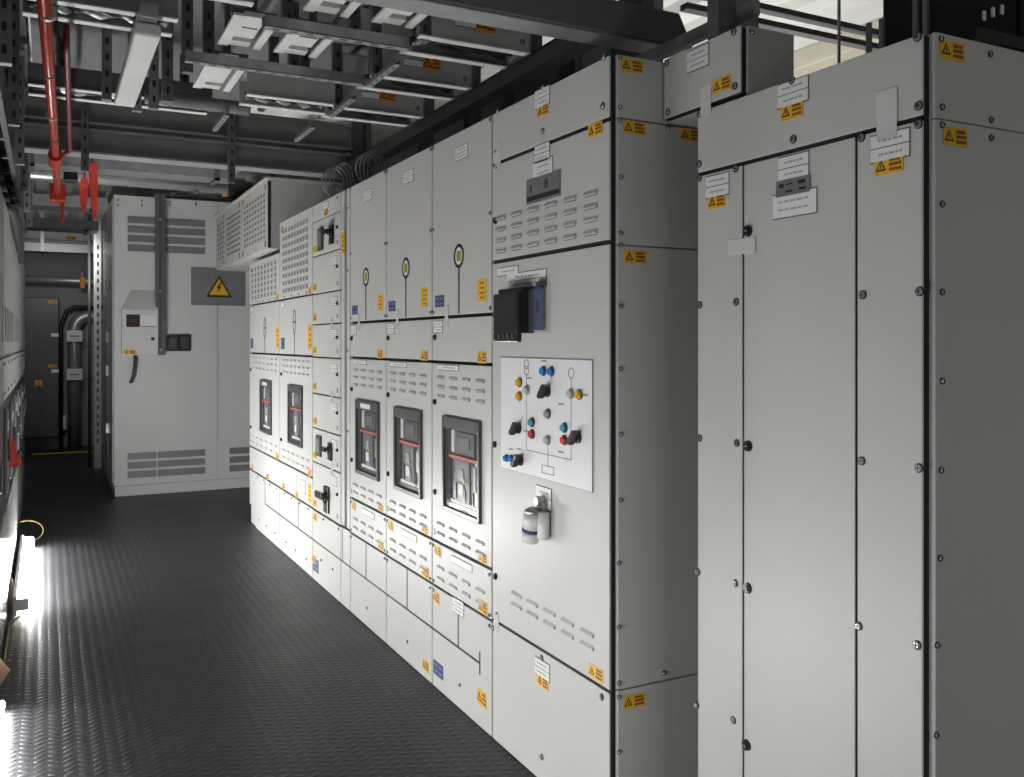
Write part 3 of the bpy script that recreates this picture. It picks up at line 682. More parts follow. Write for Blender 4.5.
pts = [fy(px, py, 5.5) for px, py in ((9.5, 436), (13, 439), (17, 452), (21.5, 463), (15, 468), (10, 468))]
b = MB(); b.prism([(x, 5.5+.015*(i % 2), z) for i, (x, z) in enumerate(pts)], (0, .012, 0), REDC); tag(b.build('red_cloth', bevel=.003, loc=(pts[0][0], 5.5, pts[4][1])), 'small red cloth hanging on front of the left switchgear', 'cloth')
# strap draped over the top corner
b = MB(); b.tube([(XL-.05, 5.6, 2.25), (XL+.015, 5.75, 2.24), (XL+.03, 6.1, 2.19), (XL+.035, 6.6, 2.12), (XL+.035, 6.9, 2.04)], [.012, .028, .03, .026, .016], CABLE); tag(b.build('hanging_strap', smooth=True, loc=(XL, 6.2, 2.2)), 'dark strap hanging over the top edge of the left switchgear', 'strap')

# ================================================================== FLOOR LAMPS AND CLUTTER
def batten(label, x, y0, y1, mat, r, h, d):
    t = thing('fluorescent_batten', label, 'lamp', (x, (y0+y1)/2, 0), 'work lights on the floor')
    MB().box(x, x+d, y0, y1, .0, h, WLIP).build('housing', t, bevel=.003); xc = x+d+r+.002
    MB().tube([(xc, y0+.02, h*.5), (xc, y1-.02, h*.5)], r, mat, 16).build('tube', t, smooth=True)
    for yy in (y0+.010, y1-.010): MB().box(x+d, xc+r*.8, yy-.010, yy+.010, h*.5-r, h*.5+r, WLIP).build('end_cap', t, bevel=.002)
batten('lit fluorescent work lamp glowing on the floor by far left switchgear', XL+.022, 5.65, 7.45, TUBE, .032, .10, .02)
batten('lit fluorescent work lamp on floor at the bottom left corner', XL+.003, 2.65, 4.2, TUBE2, .013, .07, .008)
P = [fz(px, py, .012) for px, py in ((10, 622), (7, 640), (3, 665), (-4, 690), (-10, 720))]
b = MB(); b.tube([(XL+.06, 5.50, .03)]+[(x, y, .008) for x, y in P], .007, YCAB, 8); tag(b.build('lamp_cable', smooth=True, loc=(XL+.02, 5, 0)), 'thin tan cable trailing on the floor from the far lamp', 'cable')
pts = []
for k in range(17):
    a = math.pi*(-.10+1.15*k/16.0); pts.append((XL+.05+.115*math.sin(a), 7.62, .088+.08*math.cos(a)))
b = MB(); b.tube(pts, .0045, YCAB, 8); tag(b.build('yellow_cable_loop', smooth=True, loc=(XL+.1, 7.7, 0)), 'yellow cable loop standing out beyond the far glowing lamp', 'cable')
b = MB(); x, y = fz(15, 608, 0.0); b.prism([(x-.09, y+.02, .001), (x+.03, y-.10, .001), (x+.05, y+.10, .001), (x-.03, y+.22, .12)], (.004, .004, .004), CARD); tag(b.build('card_scrap', loc=(x, y, 0)), 'torn brown card scrap at near end of the far lamp', 'card')
x, y = fz(2, 686, 0.0); b = MB(); b.prism([(x-.10, y, .001), (x-.01, y-.015, .001), (x+.03, y+.01, .06), (x-.02, y+.02, .13), (x-.10, y+.02, .11)], (0, .012, 0), paint('pale_orange_card', (.62, .42, .28), .7)); tag(b.build('orange_edged_card', loc=(x, y, 0)), 'pale card with orange edge poking in at left frame edge', 'card')

# ================================================================== FAR END
c = thing('control_cabinet', 'dark grey control cabinet with red stop button against the far wall', 'cabinet', (-.05, 14.05, 0)); YB = 13.90; B_ = ('y', YB, -1)
def b1(px, py): return fy(px, py, YB)
x0, x1 = -.36, b1(59, 350)[0]; zt = b1(40, 297)[1]
b = MB(); b.box(x0, x1, YB+.02, 14.4, .18, zt, DKSTEEL); b.build('body', c, bevel=.01); b = MB(); b.box(x0, x1, YB+.05, 14.4, 0, .179, BLACK); b.build('plinth', c)
door(c, 'door', B_, x0, x1, .19, zt, mat=DKSTEEL, bevel=.015)
for px, py in ((52.5, 302), (52.5, 366)): warn(c, B_, *b1(px, py), w=.11, h=.04)
for px, py in ((55, 335), (55, 371)): plate(c, B_, *b1(px, py), w=.09, h=.05, text=False)
x, z = b1(38.5, 383.5); b = MB(); b.fbox(B_, x-.045, x+.045, z-.045, z+.045, .001, .02, YEL); st = b.build('stop_station', c); b = MB(); b.fcyl(B_, x, z, .02, .05, .028, REDB); b.build('stop_button', st)
c = thing('cable_duct', 'silver round duct rising on the far wall and bending right at the top', 'pipe', (.3, 14.3, .1))
xp = b1(75, 350)[0]; zt = b1(75, 318)[1]; pts = [(xp, 14.25, .0), (xp, 14.25, zt-.16)]
for k in range(1, 7): a = k/6.0*math.pi/2; pts.append((xp+.2*(1-math.cos(a)), 14.25, zt-.16+.2*math.sin(a)))
pts.append((xp+.8, 14.25, zt+.04)); b = MB(); b.tube(pts, .085, PIPEW, 16); b.build('duct', c, smooth=True)
for py in (336, 375):
    z = b1(75, py)[1]; b = MB(); b.box(xp-.10, xp+.10, 14.12, 14.17, z-.08, z+.08, WHITE); b.box(xp-.06, xp+.06, 14.115, 14.12, z-.01, z+.01, GINK); b.build('saddle_clamp', c, bevel=.006)
b = MB(); b.tube([(xp-.17, 14.28, .0), (xp-.17, 14.28, zt-.1), (xp-.1, 14.28, zt+.1), (xp, 14.28, zt+.16), (xp+.8, 14.28, zt+.17)], .03, CABLE); b.build('black_conduit', c, smooth=True)
xx, zz = b1(63, 425); b = MB(); b.box(xx-.05, xx+.05, 14.30, 14.42, zz-.1, zz+.1, WHITE); tag(b.build('white_junction_box', bevel=.008, loc=(xx, 14.36, zz-.1)), 'small white box low on the far wall beside the dark cabinet', 'box')
c = thing('ribbed_panel', 'grey ribbed panel on the far wall right of the silver duct', 'panel', (.75, 14.38, .1))
for k in range(4): MB().box(.50, 1.2, 14.36, 14.415, .002+.48*k, .47+.48*k, MIDG).build('sheet', c, bevel=.006)
# pipe with orange valve on the far wall
t = thing('sprinkler_pipe', 'grey horizontal pipe with an orange valve across the far wall', 'pipe', (.3, 14.0, b1(60, 280)[1])); z = b1(60, 279)[1]
b = MB(); b.tube([(-1.2, 14.1, z), (2.2, 14.1, z-.02)], .055, PIPEW, 14); b.build('pipe', t, smooth=True)
for q in (-.6, .5, 1.5): b = MB(); b.box(q-.02, q+.02, 14.15, 14.415, z-.03, z+.03, GALVD); b.build('wall_bracket', t)
x, zv = b1(83, 281); b = MB(); b.box(x-.035, x+.035, 14.03, 14.17, zv-.10, zv+.07, ORG); b.cone((x, 14.1, zv+.07), (x, 14.1, zv+.14), .02, .02, STEEL); b.build('valve', t, bevel=.01)
t = thing('pale_trunking', 'pale trunking with yellow label high across the far wall', 'trunking', (.2, 14.2, 2.9)); z0, z1 = b1(60, 246)[1], b1(60, 238)[1]
b = MB(); b.box(-1.3, 2.0, 14.15, 14.40, z1, z1+.16, WLIP); b.build('channel', t); b = MB(); b.box(-1.3, 2.0, 14.12, 14.40, z0-.01, z1-.01, GALV); b.build('bracket_rail', t)
warn(t, ('y', 14.15, -1), *fy(71, 238, 14.15), w=.12, h=.05)
b = MB(); b.box(-.18, .56, 13.55, 13.58, 0.0, .012, YEL); tag(b.build('yellow_floor_strip'), 'thin yellow strip on the floor in front of the dark cabinet', 'strip')
# post beside the enclosure
x, _ = fy(98.5, 300, 11.8); t = thing('support_post', 'slim pale steel post standing beside the enclosure at the aisle end', 'post', (x, 11.8, 0))
b = MB(); b.box(x-.05, x+.03, 11.75, 11.82, .0, 3.19, WLIP); b.build('post', t, bevel=.004)
b = MB()
for k in range(24): b.box(x-.02, x+.0, 11.748, 11.75, .3+k*.1, .35+k*.1, DARK)
b.build('slot_row', t)
for xx, r, m in ((x+.08, .018, PIPEW), (x+.13, .014, WLIP), (x-.09, .02, DKSTEEL)):
    b = MB(); b.tube([(xx, 11.95, 0.0), (xx, 11.95, 3.19)], r, m, 10)
    tag(b.build('conduit', smooth=True, loc=(xx, 11.95, 0)), {PIPEW: 'silver vertical conduit just right of the slim post', WLIP: 'white vertical conduit close against the pale enclosure', DKSTEEL: 'dark vertical conduit just left of the slim post'}[m], 'pipe', 'conduits by the slim post')

# ================================================================== OVERHEAD SERVICES
ZU = 2.66
# heavy beam above the control cubicle
t = thing('steel_beam', 'heavy dark box beam crossing above the mimic cubicle', 'beam', (1.3, 2.53, 2.47))
b = MB(); b.prism([(-.6, 2.45, 2.505), (1.965, 2.45, 2.505), (1.905, 2.45, 2.615), (-.6, 2.45, 2.615)], (0, .12, 0), DKBEAM); b.build('beam', t, bevel=.004)
b = MB(); b.box(-.6, 1.94, 2.46, 2.56, 2.498, 2.5045, GALV); b.build('soffit_strip', t)
for q in (-.3, .9, 1.75): b = MB(); b.box(q-.03, q+.03, 2.49, 2.53, 2.616, 3.19, DKSTEEL); b.build('hanger', t)
# cable troughs feeding the cubicles: slotted strut on the left, labelled trough on the right
def strut_x(b, x0, x1, y, z, m=GALV, slots=True, w=.042):
    b.box(x0, x1, y, y+w, z, z+.003, m); b.box(x0, x1, y, y+.003, z, z+w, m); b.box(x0, x1, y+w-.003, y+w, z, z+w, m)
    if slots:
        x = x0+.03
        while x < x1-.04: b.box(x, x+.028, y+w*.36, y+w*.64, z-.0006, z+.0008, INK); x += .062
def hanger(b, x, y, z0, z1, m=GALVD):
    b.box(x-.021, x+.021, y, y+.042, z0, z1, m); z = z0+.03
    while z < z1-.04: b.box(x-.007, x+.007, y-.0008, y+.0008, z, z+.03, INK); z += .075
places = ['nearest the heavy beam', 'second from the heavy beam', 'third from the heavy beam']
for i, yk in enumerate((3.18, 3.74, 4.33)):
    t = thing('cable_trough', 'grey cable trough with orange sticker above the cubicles, '+places[i], 'cable tray', (1.5, yk, ZU), 'labelled cable troughs above the switchboard')
    x0, x1 = 1.30, 1.72; Tf = ('y', yk, -1)
    b = MB(); b.box(x0, x1, yk, yk+.012, ZU, ZU+.26, TRGH); b.box(x0, x1, yk+.20, yk+.212, ZU, ZU+.26, MIDG); b.box(x0, x1, yk, yk+.212, ZU+.26, ZU+.27, MIDG); b.box(x1, x1+.008, yk, yk+.212, ZU, ZU+.27, MIDG); b.build('trough', t)
    for ya in (yk-.014, yk+.186): MB().box(x0-.05, x1, ya, ya+.04, ZU-.006, ZU-.001, WLIP).build('lip', t)
    for k in range(4):
        yy = yk+.05+k*.037; b = MB(); b.tube([(x0-.05+.42*j/6.0+.02, yy+.008*math.sin(j*2+k), ZU+.03+.012*math.sin(j*1.7+k*2)) for j in range(7)], .017, CABLE, 8); b.build('cable', t, smooth=True)
    warn(t, Tf, 1.53, ZU+.085, w=.085, h=.065, m=ORG); plate(t, Tf, 1.44, ZU+.075, w=.09, h=.03, text=False)
    screw(t, Tf, 1.69, ZU+.04, True); screw(t, Tf, 1.69, ZU+.22, True)
    b = MB(); hanger(b, x0-.02, yk+.02, ZU-.01, 2.98); b.build('hanger', t)
strutl = ['nearest slotted strut crossing the aisle overhead', 'slotted strut crossing the aisle overhead, second from the beam', 'third slotted strut crossing the aisle overhead, behind white brackets', 'farthest slotted strut crossing the aisle overhead']
for i, (yk, x0, x1) in enumerate(((3.29, .70, 1.25), (3.84, .50, 1.25))):
    t = thing('slotted_strut', strutl[i], 'strut', ((x0+x1)/2, yk, ZU), 'slotted struts across the aisle')
    b = MB(); strut_x(b, x0, x1, yk, ZU-.02); b.build('channel', t)
    b = MB(); b.box(x0, x1, yk+.052, yk+.064, ZU-.012, ZU+.030, MIDG if i % 2 else GALVD); b.build('web_plate', t)
    for xx in (x0+.1, (x0+x1)/2+.08): b = MB(); hanger(b, xx, yk+.066, ZU, 2.98); b.build('hanger', t)
# white channel frames between the struts
frames = []
for (ya, yb, cols) in ((2.86, 3.27, (('left', .83, 1.0), ('right', 1.09, 1.255))), (3.43, 3.80, (('left', .615, .785), ('right', .84, 1.02))), (3.98, 4.50, (('only', .615, .785),))):
    for nm, xa, xb in cols: frames.append((ya, yb, xa, xb, nm))
wh = {2.86: 'beside the heavy beam', 3.43: 'in the middle row', 3.98: 'in the far row'}
for ya, yb, xa, xb, nm in frames:
    lab = 'white ceiling frame under the roof '+wh[ya]+({'left': ', left of the pair', 'right': ', right of the pair', 'only': ', standing alone'}[nm])
    t = thing('ceiling_frame', lab, 'bracket', ((xa+xb)/2, (ya+yb)/2, ZU+.05), 'white frames hung below the roof'); z = ZU+.05
    b = MB(); b.box(xa, xa+.042, ya, yb, z, z+.012, WLIP); b.build('rail', t, bevel=.002); b = MB(); b.box(xb-.032, xb, ya, yb, z, z+.012, WLIP); b.build('rail', t, bevel=.002)
    b = MB(); b.box(xa+.042, xb-.048, ya+.02, yb-.10, z+.010, z+.03, WLIP); b.box(xa+.042, xb-.048, yb-.10, yb-.06, z+.022, z+.03, MIDG); b.box(xa+.042, xb-.048, yb-.06, yb, z+.006, z+.03, WLIP); b.box(xa+.055, xb-.055, ya+.14, ya+.152, z+.008, z+.010, DARK); b.build('tray', t, bevel=.002)
    b = MB(); b.box(xa, xb, ya+.06, ya+.09, z+.031, z+.05, GALVD); b.box((xa+xb)/2-.012, (xa+xb)/2+.012, ya+.06, ya+.09, z+.05, 2.98, GALVD); b.build('cross_bar', t)
# white-lipped cable trough over the aisle
def lipped(label, x0, x1, y, z, d=.2, h=.13, body=TRGH, ncab=4):
    t = thing('cable_trough', label, 'cable tray', ((x0+x1)/2, y, z), 'white-lipped cable troughs over the aisle')
    b = MB(); b.box(x0, x1, y, y+.01, z, z+h, body); b.box(x0, x1, y+d-.01, y+d, z, z+h, body); b.box(x0, x1, y+.01, y+d-.01, z+h-.01, z+h, body); b.build('trough', t)
    for yy in (y-.012, y+d-.028): MB().box(x0, x1, yy, yy+.04, z-.006, z-.001, WLIP).build('lip', t)
    for k in range(ncab):
        yy = y+.045+k*(d-.09)/max(1, ncab-1); b = MB(); n = 12; b.tube([(x0+.02+(x1-x0-.04)*j/n, yy+.006*math.sin(j*1.3+k), z+.03+.012*math.sin(j*1.9+k*2)) for j in range(n+1)], .017, CABLE if k % 3 else PIPEW, 8); b.build('cable', t, smooth=True)
    for xx in (x0+.15, x1-.12): b = MB(); hanger(b, xx, y+d/2, z+h, 2.98); b.build('hanger', t)
lipped('white-lipped cable trough overhead beside the red pipe top, nearest the viewer', -.08, .66, 3.12, ZU+.06)
lipped('white-lipped cable trough overhead beside the red pipe, second from the viewer', -.08, .44, 3.60, ZU+.06, body=GALV)
lipped('white-lipped cable trough overhead just behind the lone white ceiling frame', .83, 1.25, 4.30, ZU, h=.12)
lipped('white-lipped cable trough overhead just beyond the unlit batten light', -.08, .75, 4.78, ZU+.05, body=GALVD, h=.10)
b = MB(); n = 60; b.tube([(.42+.50*j/n, 4.70, ZU+.03) for j in range(n+1)], [.030+.006*(j % 2) for j in range(n+1)], STRUTG, 10); tag(b.build('corrugated_hose', smooth=True, loc=(.67, 4.70, ZU)), 'grey corrugated hose lying across overhead left of the slotted rails', 'hose')
for px, y_, z0, lab in ((168, 4.05, 2.52, 'dark hanger post just right of the white batten light'), (188, 4.0, 2.64, 'shorter dark hanger post second right of the batten light'), (154, 4.62, 2.62, 'thin grey hanger post behind the batten light'), (107, 4.55, 2.62, 'grey hanger post between thin red pipe and batten light'), (137, 4.62, 2.60, 'grey hanger post close on left of the batten light')):
    x, _ = fy(px, 60, y_); b = MB(); hanger(b, x, y_, z0, 2.98, STRUTG if px in (107, 154, 137) else GALVD); tag(b.build('hanger_post', loc=(x, y_, z0)), lab, 'post', 'hanger posts by the batten light')
# grey cover sheets below the roof
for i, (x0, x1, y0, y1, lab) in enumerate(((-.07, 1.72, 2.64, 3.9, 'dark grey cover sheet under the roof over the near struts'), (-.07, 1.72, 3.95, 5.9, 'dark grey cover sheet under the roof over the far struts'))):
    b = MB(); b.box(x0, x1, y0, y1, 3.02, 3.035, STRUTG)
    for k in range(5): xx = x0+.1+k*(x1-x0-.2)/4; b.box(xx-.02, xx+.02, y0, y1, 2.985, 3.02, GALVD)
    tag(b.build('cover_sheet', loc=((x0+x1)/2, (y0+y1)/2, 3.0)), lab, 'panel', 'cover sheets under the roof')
b = MB(); b.box(-1.5, -.09, 2.64, 7.15, 3.02, 3.035, DKSTEEL)  # added dark sheet, keeps the bright roof from showing over the ladder
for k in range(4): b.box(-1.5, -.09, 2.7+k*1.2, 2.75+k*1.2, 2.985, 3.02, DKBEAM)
tag(b.build('cover_sheet', loc=(-.8, 4.9, 3.0)), 'dark sheet added to hide the bright roof above the cable ladder', 'panel', 'cover sheets under the roof')
# long dark angle beside the troughs
b = MB(); b.box(1.74, 1.82, 2.64, 5.9, 2.60, 2.612, DKBEAM); b.box(1.812, 1.82, 2.64, 5.9, 2.612, 2.72, DKBEAM); b.box(1.74, 1.748, 2.64, 5.9, 2.612, 2.66, DKBEAM)
tag(b.build('support_angle', loc=(1.78, 4.2, 2.6)), 'long dark steel angle running above the switchboard roof', 'beam')
# short diagonal-looking slotted rails
for i, (yy, xx, lab) in enumerate(((3.40, 1.24, 'short slotted rail under the first orange-labelled trough'), (3.98, 1.24, 'short slotted rail under the second orange-labelled trough'), (4.60, 1.22, 'short slotted rail under the third orange-labelled trough'), (4.55, .78, 'short slotted rail hanging left of the others'))):
    b = MB(); b.box(xx-.012, xx+.012, yy, yy+.36, ZU-.055, ZU-.050, GALV); b.box(xx-.012, xx-.009, yy, yy+.36, ZU-.05, ZU-.035, GALVD); b.box(xx+.009, xx+.012, yy, yy+.36, ZU-.05, ZU-.035, GALVD)
    for k in range(5): b.box(xx-.004, xx+.004, yy+.03+k*.066, yy+.06+k*.066, ZU-.0556, ZU-.054, INK)
    for q in (yy+.06, yy+.30): b.cone((xx, q, ZU-.05), (xx, q, ZU-.008), .006, .006, STEEL, 8)
    tag(b.build('slotted_rail', loc=(xx, yy+.2, ZU-.07)), lab, 'strut', 'short slotted rails')
# batten light seen overhead (unlit)
t = thing('batten_light', 'unlit white batten light fitting hanging along the aisle ceiling', 'lamp', (.36, 4.6, 2.6))
(xa, ya), (xb, yb) = fz(146, 36, 2.60), fz(126, 107, 2.60); xq = (xa+xb)/2
b = MB(); b.box(xq-.045, xq+.045, ya, yb, 2.60, 2.65, paint('white_diffuser', (.72, .72, .70), .35)); b.build('diffuser', t, bevel=.01); b = MB(); b.box(xq-.03, xq+.03, ya-.06, yb+.02, 2.651, 2.70, GALV); b.build('housing', t)
for yy in (3.90, 4.3): b = MB(); b.cone((xq, yy, 2.70), (xq, yy, 2.98), .006, .006, STEEL, 8); b.build('drop_rod', t)
def hung_tray(name, label, x0, x1, y0, y1, z0, z1, m, grp=None):
    t = thing(name, label, 'cable tray', ((x0+x1)/2, (y0+y1)/2, z0), grp)
    b = MB(); b.box(x0, x1, y0, y1, z0, z0+.006, m); b.box(x0, x1, y0, y0+.006, z0+.006, z1, m); b.box(x0, x1, y1-.006, y1, z0+.006, z1, m); b.build('tray', t)
    for k in range(3): b = MB(); b.tube([(x0+.02+(x1-x0-.04)*j/9.0, y0+.07+k*(y1-y0-.14)/2+.01*math.sin(j+k), z0+.03+.01*math.sin(j*1.6+k)) for j in range(10)], .02, CABLE if k != 1 else PIPEW, 8); b.build('cable', t, smooth=True)
    for q in (x0+.12, (x0+x1)/2, x1-.12): b = MB(); b.box(q-.02, q+.02, y0-.012, y0-.001, z0-.02, 3.19, GALVD); b.box(q-.02, q+.02, y0-.012, y1, z0-.02, z0-.001, GALVD); b.build('hanger', t)
# twin dark beams across the room
for i, (z0, z1, yy, lab) in enumerate(((2.815, 2.99, 6.05, 'upper dark steel beam crossing the room above the duct'), (2.635, 2.785, 6.05, 'lower dark steel beam crossing the room above the duct'))):
    b = MB(); b.box(-1.5, 1.86, yy, yy+.012, z0+.012, z1-.012, GRBEAM); b.box(-1.5, 1.86, yy-.07, yy+.08, z0, z0+.012, PIPEW if i else GRBEAM); b.box(-1.5, 1.86, yy-.07, yy+.08, z1-.012, z1, GRBEAM)
    tag(b.build('steel_beam', loc=(.2, yy, z0)), lab, 'beam', 'twin dark beams')
b = MB(); b.box(1.868, 1.95, 6.0, 6.08, 2.37, 3.19, DKSTEEL); b.box(1.96, 2.0, 6.0, 6.08, 2.37, 3.19, GALVD); tag(b.build('hanger_post', loc=(1.9, 6.04, 2.37)), 'dark hanger post at right end of the twin beams', 'post')
for i, px in enumerate((85, 232)):
    x, _ = fy(px, 140, 5.93); b = MB(); hanger(b, x, 5.93, 2.52, 3.19, GALVD); tag(b.build('slotted_hanger', loc=(x, 5.93, 2.52)), ('dark slotted hanger in front of the twin beams beside the thin red pipe', 'dark slotted hanger in front of the twin beams towards the louvred duct')[i], 'strut', 'slotted hangers on the twin beams')
# pipes and tray beyond the beams
t = thing('silver_pipe', 'silver pipe crossing overhead beyond the twin beams', 'pipe', (.2, 7.85, 2.80)); b = MB(); b.tube([(-1.5, 7.85, 2.80), (1.35, 7.85, 2.80)], .05, PIPEW, 14); b.build('pipe', t, smooth=True)
for q in (-.9, .1, 1.1): b = MB(); b.box(q-.015, q+.015, 7.79, 7.91, 2.74, 2.748, GALVD); b.box(q-.015, q+.015, 7.905, 7.913, 2.748, 3.19, GALVD); b.build('hanger', t)

t = thing('lagged_pipe', 'black lagged pipe with silver sleeve above the pale enclosure', 'pipe', (1.5, 8.55, 2.9)); b = MB(); b.tube([(.75, 8.55, 2.90), (2.2, 8.55, 2.88)], .08, CABLE, 14); b.build('lagging', t, smooth=True); b = MB(); b.tube([(1.42, 8.55, 2.894), (1.47, 8.55, 2.8935)], .083, ORG, 14); b.build('sleeve', t, smooth=True)
for q in (1.0, 1.9): b = MB(); b.box(q-.02, q+.02, 8.63, 8.64, 2.83, 3.19, GALVD); b.box(q-.02, q+.02, 8.47, 8.64, 2.82, 2.83, GALVD); b.build('hanger', t)
hung_tray('cable_tray', 'cable tray crossing high left of the pale enclosure', -1.5, .5, 9.2, 9.55, 2.74, 2.84, GALV)
hung_tray('cable_tray', 'flat galvanised tray crossing overhead beyond the twin beams', -1.5, 1.3, 7.3, 7.55, 2.78, 2.86, GALV)
hung_tray('cable_tray', 'dull cable tray crossing high at the aisle end, nearer of two dark trays', -1.5, .5, 10.8, 11.2, 2.72, 2.82, GALVD)
hung_tray('cable_tray', 'dark cable tray crossing high just in front of the far wall', -1.5, 1.4, 12.3, 12.6, 2.60, 2.70, DKBEAM)
# left-hand dark ladder tray seen edge on
t = thing('ladder_tray', 'dark cable ladder running along the aisle at upper left', 'cable tray', (-.2, 5.0, 2.5))
b = MB(); b.box(-.17, -.155, 2.7, 8.6, 2.42, 2.62, DKSTEEL); b.box(-.172, -.15, 2.7, 8.6, 2.412, 2.4195, DKSTEEL); b.build('side_rail', t); b = MB(); b.box(-.60, -.585, 2.7, 8.6, 2.42, 2.62, DKSTEEL); b.build('side_rail', t)
for k in range(12): b = MB(); b.box(-.584, -.171, 2.85+k*.48, 2.90+k*.48, 2.44, 2.47, GALVD); b.build('rung', t)
for k in range(5): b = MB(); b.tube([(-.53+k*.08, 2.7, 2.49), (-.53+k*.08, 8.6, 2.49)], .02, CABLE, 8); b.build('cable', t, smooth=True)
for k in range(6): b = MB(); hanger(b, -.125, 3.4+k*.95, 2.42, 2.98, GALVD if k % 2 else STRUTG); b.build('hanger', t)
# red pipes
t = thing('red_pipe', 'large bright red pipe running along the aisle ceiling at upper left', 'pipe', (.03, 5, 2.55)); ZP = 2.55
pa = (-.035, 1.8, ZP); pb = (*fz(55.5, 155, ZP), ZP); pc = (*fz(57.5, 194, ZP), ZP)
b = MB(); b.tube([pa, pb, pc], .0205, REDP, 18); b.build('pipe', t, smooth=True)
for px, py in ((47.5, 13), (51.7, 115)):
    x, y = fz(px, py, ZP); b = MB(); b.cone((x, y-.012, ZP), (x, y+.012, ZP), .026, .026, CHROME, 18); b.build('coupling', t)
b = MB(); b.cone((pb[0], pb[1]-.02, ZP), (pb[0]+.002, pb[1]+.25, ZP), .038, .038, REDP, 16); b.build('tee_fitting', t)
b = MB(); b.box(pc[0]-.05, pc[0]+.05, pc[1]-.1, pc[1]+.05, ZP-.06, ZP+.06, REDP); b.cone((pc[0]+.03, pc[1], ZP-.06), (pc[0]+.03, pc[1], ZP-.2), .012, .012, REDP, 10); b.build('valve', t, bevel=.02)
b = MB(); b.box(pb[0]+.05, pb[0]+.13, pb[1]+.62, pb[1]+.72, ZP-.04, ZP+.02, BLACK); b.build('valve_actuator', t, bevel=.01)
for q in (3.95, 5.2):
    b = MB(); xx = -.035+(pb[0]+.035)*(q-1.8)/(pb[1]-1.8); b.ring(('y', q, -1), xx, ZP, -.008, .008, .025, .0206, GALVD); b.cone((xx, q, ZP+.024), (xx, q, 2.98), .005, .005, STEEL, 8); b.build('pipe_clip', t)
t = thing('thin_red_pipe', 'thin dark red branch pipe beside the large bright red pipe', 'pipe', (.1, 4.5, 2.56))
q0 = (*fz(66.5, 50, 2.57), 2.57); q1 = (*fz(70, 152, 2.57), 2.57)
b = MB(); b.tube([(q0[0], q0[1], 2.66), (q0[0], q0[1], 2.58), (q0[0]+.002, q0[1]+.04, 2.57), (q1[0], q1[1]-.03, 2.57), (q1[0]-.02, q1[1]+.01, 2.565), (pb[0]+.036, pb[1]+.02, 2.555)], .011, REDD, 12); b.build('pipe', t, smooth=True)
# red straps
for i, (px, pt, pbm, w, lab) in enumerate(((84.5, 178, 212, 6, 'shorter left red strap hanging below the tray at upper left'), (93, 163, 219, 6, 'longer right red strap hanging below the tray at upper left'))):
    yy = 7.25+.02*i; x, zt = fy(px, pt, yy); _, zb = fy(px, pbm, yy); x2 = fy(px+(2 if i else -1), pbm, yy)[0]; hw = w*.5*6.6/900
    b = MB(); n = 8; L_, R_ = [], []
    for k in range(n+1):
        f = k/n; zz = zt+(zb-zt)*f; ww = hw*(.55+.75*math.sin(math.pi*min(1, .25+.75*f)))*(1 if f < .95 else .6); cxx = x+(x2-x)*f
        L_.append((cxx-ww, yy+.02*math.sin(f*3), zz)); R_.append((cxx+ww, yy+.02*math.sin(f*3), zz))
    b.prism(L_+R_[::-1], (0, .025, 0), REDC); b.tube([(x, yy+.01, zt-.01), (x, yy+.03, 2.858)], .006, REDC, 8)
    tag(b.build('red_strap', bevel=.004, loc=(x, yy, zb)), lab, 'strap', 'red straps')
# looped spare wires and posts above the row
for i, (x, yy, lab) in enumerate(((1.60, 5.55, 'left coil of pale spare wires above the switchboard'), (1.66, 5.05, 'right coil of pale spare wires above the switchboard'))):
    b = MB()
    for k in range(4):
        r = .085+.018*k; b.tube([(x+.03*k+.07*math.sin(a*math.pi/9), yy+.02*k, 2.508+r*math.cos(a*math.pi/9)) for a in range(19)], .005, PIPEW, 6)
    tag(b.build('wire_coil', smooth=True, loc=(x, yy, 2.45)), lab, 'cable', 'coils of spare wire')
for i, (x0, x1, yy, m, lab) in enumerate(((1.95, 2.13, 3.2, DKSTEEL, 'dark upright column behind the switchboard nearest the heavy beam'), (1.95, 2.10, 3.75, GALVD, 'dull grey upright column behind the switchboard, second from the beam'), (1.96, 2.06, 4.35, DKSTEEL, 'dark upright column behind the switchboard, third from the beam'),
                                         (1.96, 2.06, 5.0, GALVD, 'dull grey upright column behind the switchboard, farthest from the beam'))):
    b = MB(); b.box(x0, x1, yy, yy+.14, TOP, 3.19, m); b.box(x0+.03, x1-.03, yy-.004, yy, TOP+.02, 3.1, DKBEAM)
    tag(b.build('upright_column', loc=((x0+x1)/2, yy, TOP)), lab, 'post', 'uprights behind the switchboard')
# dark screen added behind the row, hides the bright wall and roof
b = MB(); b.box(2.35, 2.40, 3.2, 9.0, 0.0, 3.05, DKBEAM); tag(b.build('masking_screen', loc=(2.37, 6, 0)), 'dark screen added behind the switchboard row to hide the bright wall', 'panel')
# right-hand overhead: bracket on linking box, purlins, dark rack
t = thing('strut_bracket', 'grey strut bracket standing on top of the linking box', 'strut', (1.85, 2.0, 2.37))
x, z = fy(722, 10, 2.02); b = MB(); b.box(x-.03, x+.035, 2.0, 2.05, 2.37, 3.19, GALVD); b.build('upright', t, bevel=.003)
b = MB(); b.box(x+.045, x+.14, 2.02, 2.12, 2.37, 2.58, GALV); b.build('base_block', t, bevel=.003); b = MB(); b.box(x+.037, x+.06, 1.93, 2.9, 2.42, 2.46, GALV); b.build('arm', t)
for k, (py, lab) in enumerate(((8, 'upper dark purlin under the roof at upper right'), (23, 'lower dark purlin under the roof at upper right'))):
    x, z = fy(800, py+6, 2.6); b = MB(); b.box(x-.55, 3.88, 2.6, 2.64, z-.012, z+.010, DKBEAM); tag(b.build('purlin', loc=(x, 2.6, z)), lab, 'beam', 'purlins under the roof')
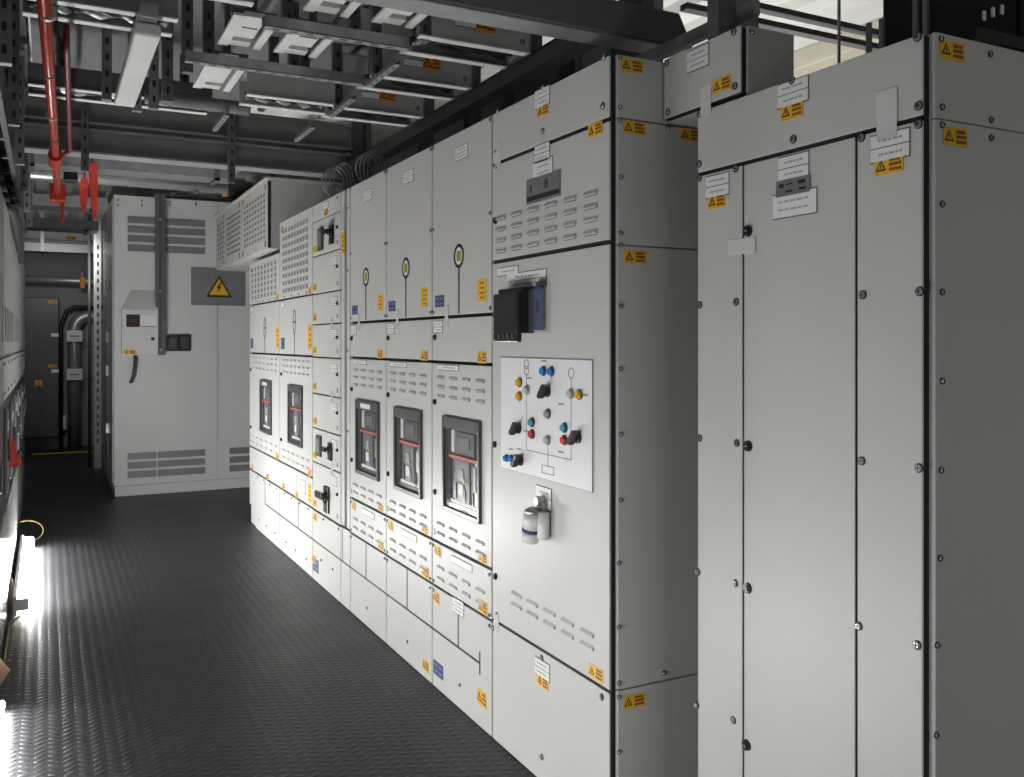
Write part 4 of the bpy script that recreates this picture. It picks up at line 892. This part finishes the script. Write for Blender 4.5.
x, z = fy(839, 40, 2.4); b = MB(); b.cone((x, 2.4, 2.2), (x, 2.4, 3.19), .006, .006, STEEL, 8); tag(b.build('drop_rod', loc=(x, 2.4, 2.2)), 'thin steel rod hanging behind the nearest tall cabinet', 'rod')
t = thing('equipment_rack', 'black equipment rack rising behind the nearest tall cabinet', 'rack', (2.6, 1.7, 2.18))
xr = 2.35
b = MB(); b.box(xr, xr+.04, 1.55, 1.99, 2.172, 3.19, BLACK); b.box(xr, 4.0-.15, 1.50, 1.54, 2.172, 3.19, BLACK); b.build('frame', t)
for px, py in ((983, 16), (992, 12.5), (1001, 10)): xx, zz = fy(px, py, 1.5); MB().box(xx-.005, xx+.005, 1.495, 1.4995, zz-.012, zz+.012, WHITE).build('terminal_tag', t)
for k, (px, py, dz) in enumerate(((869, 42, .06), (882, 38, .06), (916, 14, .16), (926, 12, .16))):
    yy, zz = fx(px, py, xr-.006); b = MB(); b.box(xr-.012, xr-.001, yy-.008, yy+.008, zz-.05-dz*.4, zz+dz, PIPEW); b.build('cable_lug', t)
xx, zz = fy(1000, 40, 1.48); b = MB(); b.box(xx-.15, xx+.6, 1.44, 1.495, zz-.03, zz+.0, BLACK); b.build('shelf', t)

# ================================================================== LIGHT
w = bpy.data.worlds.new('world'); SC.world = w; w.use_nodes = True
w.node_tree.nodes['Background'].inputs[0].default_value = (.95, .97, 1, 1); w.node_tree.nodes['Background'].inputs[1].default_value = .035
def area(name, loc, rot, sx, sy, e, col=(1, .99, .97)):
    l = bpy.data.lights.new(name, 'AREA'); l.shape = 'RECTANGLE'; l.size = sx; l.size_y = sy; l.energy = e; l.color = col
    o = bpy.data.objects.new(name, l); COL.objects.link(o); o.location = loc; o.rotation_euler = rot; return o
# unseen fill lamp added low at the left to brighten the cabinet fronts
area('left_fill_light', (-.25, 1.65, .5), (0, math.radians(-85), 0), .5, 1.1, 14.5)
# unseen fill light added behind the viewer for the cabinet end panels
area('rear_fill_light', (2.0, -1.3, .85), (math.radians(90), 0, 0), 1.9, 1.0, 8.5)
# hidden lamp added behind the row, facing up to brighten the roof sheet
area('roof_fill_light', (3.2, 4.0, 2.2), (math.pi, 0, 0), .8, 2.4, 16)
# hidden lamp added over the aisle end to lift the dark far wall
area('far_wall_fill_light', (.1, 11.6, 2.55), (math.radians(70), 0, 0), .6, .3, 8)
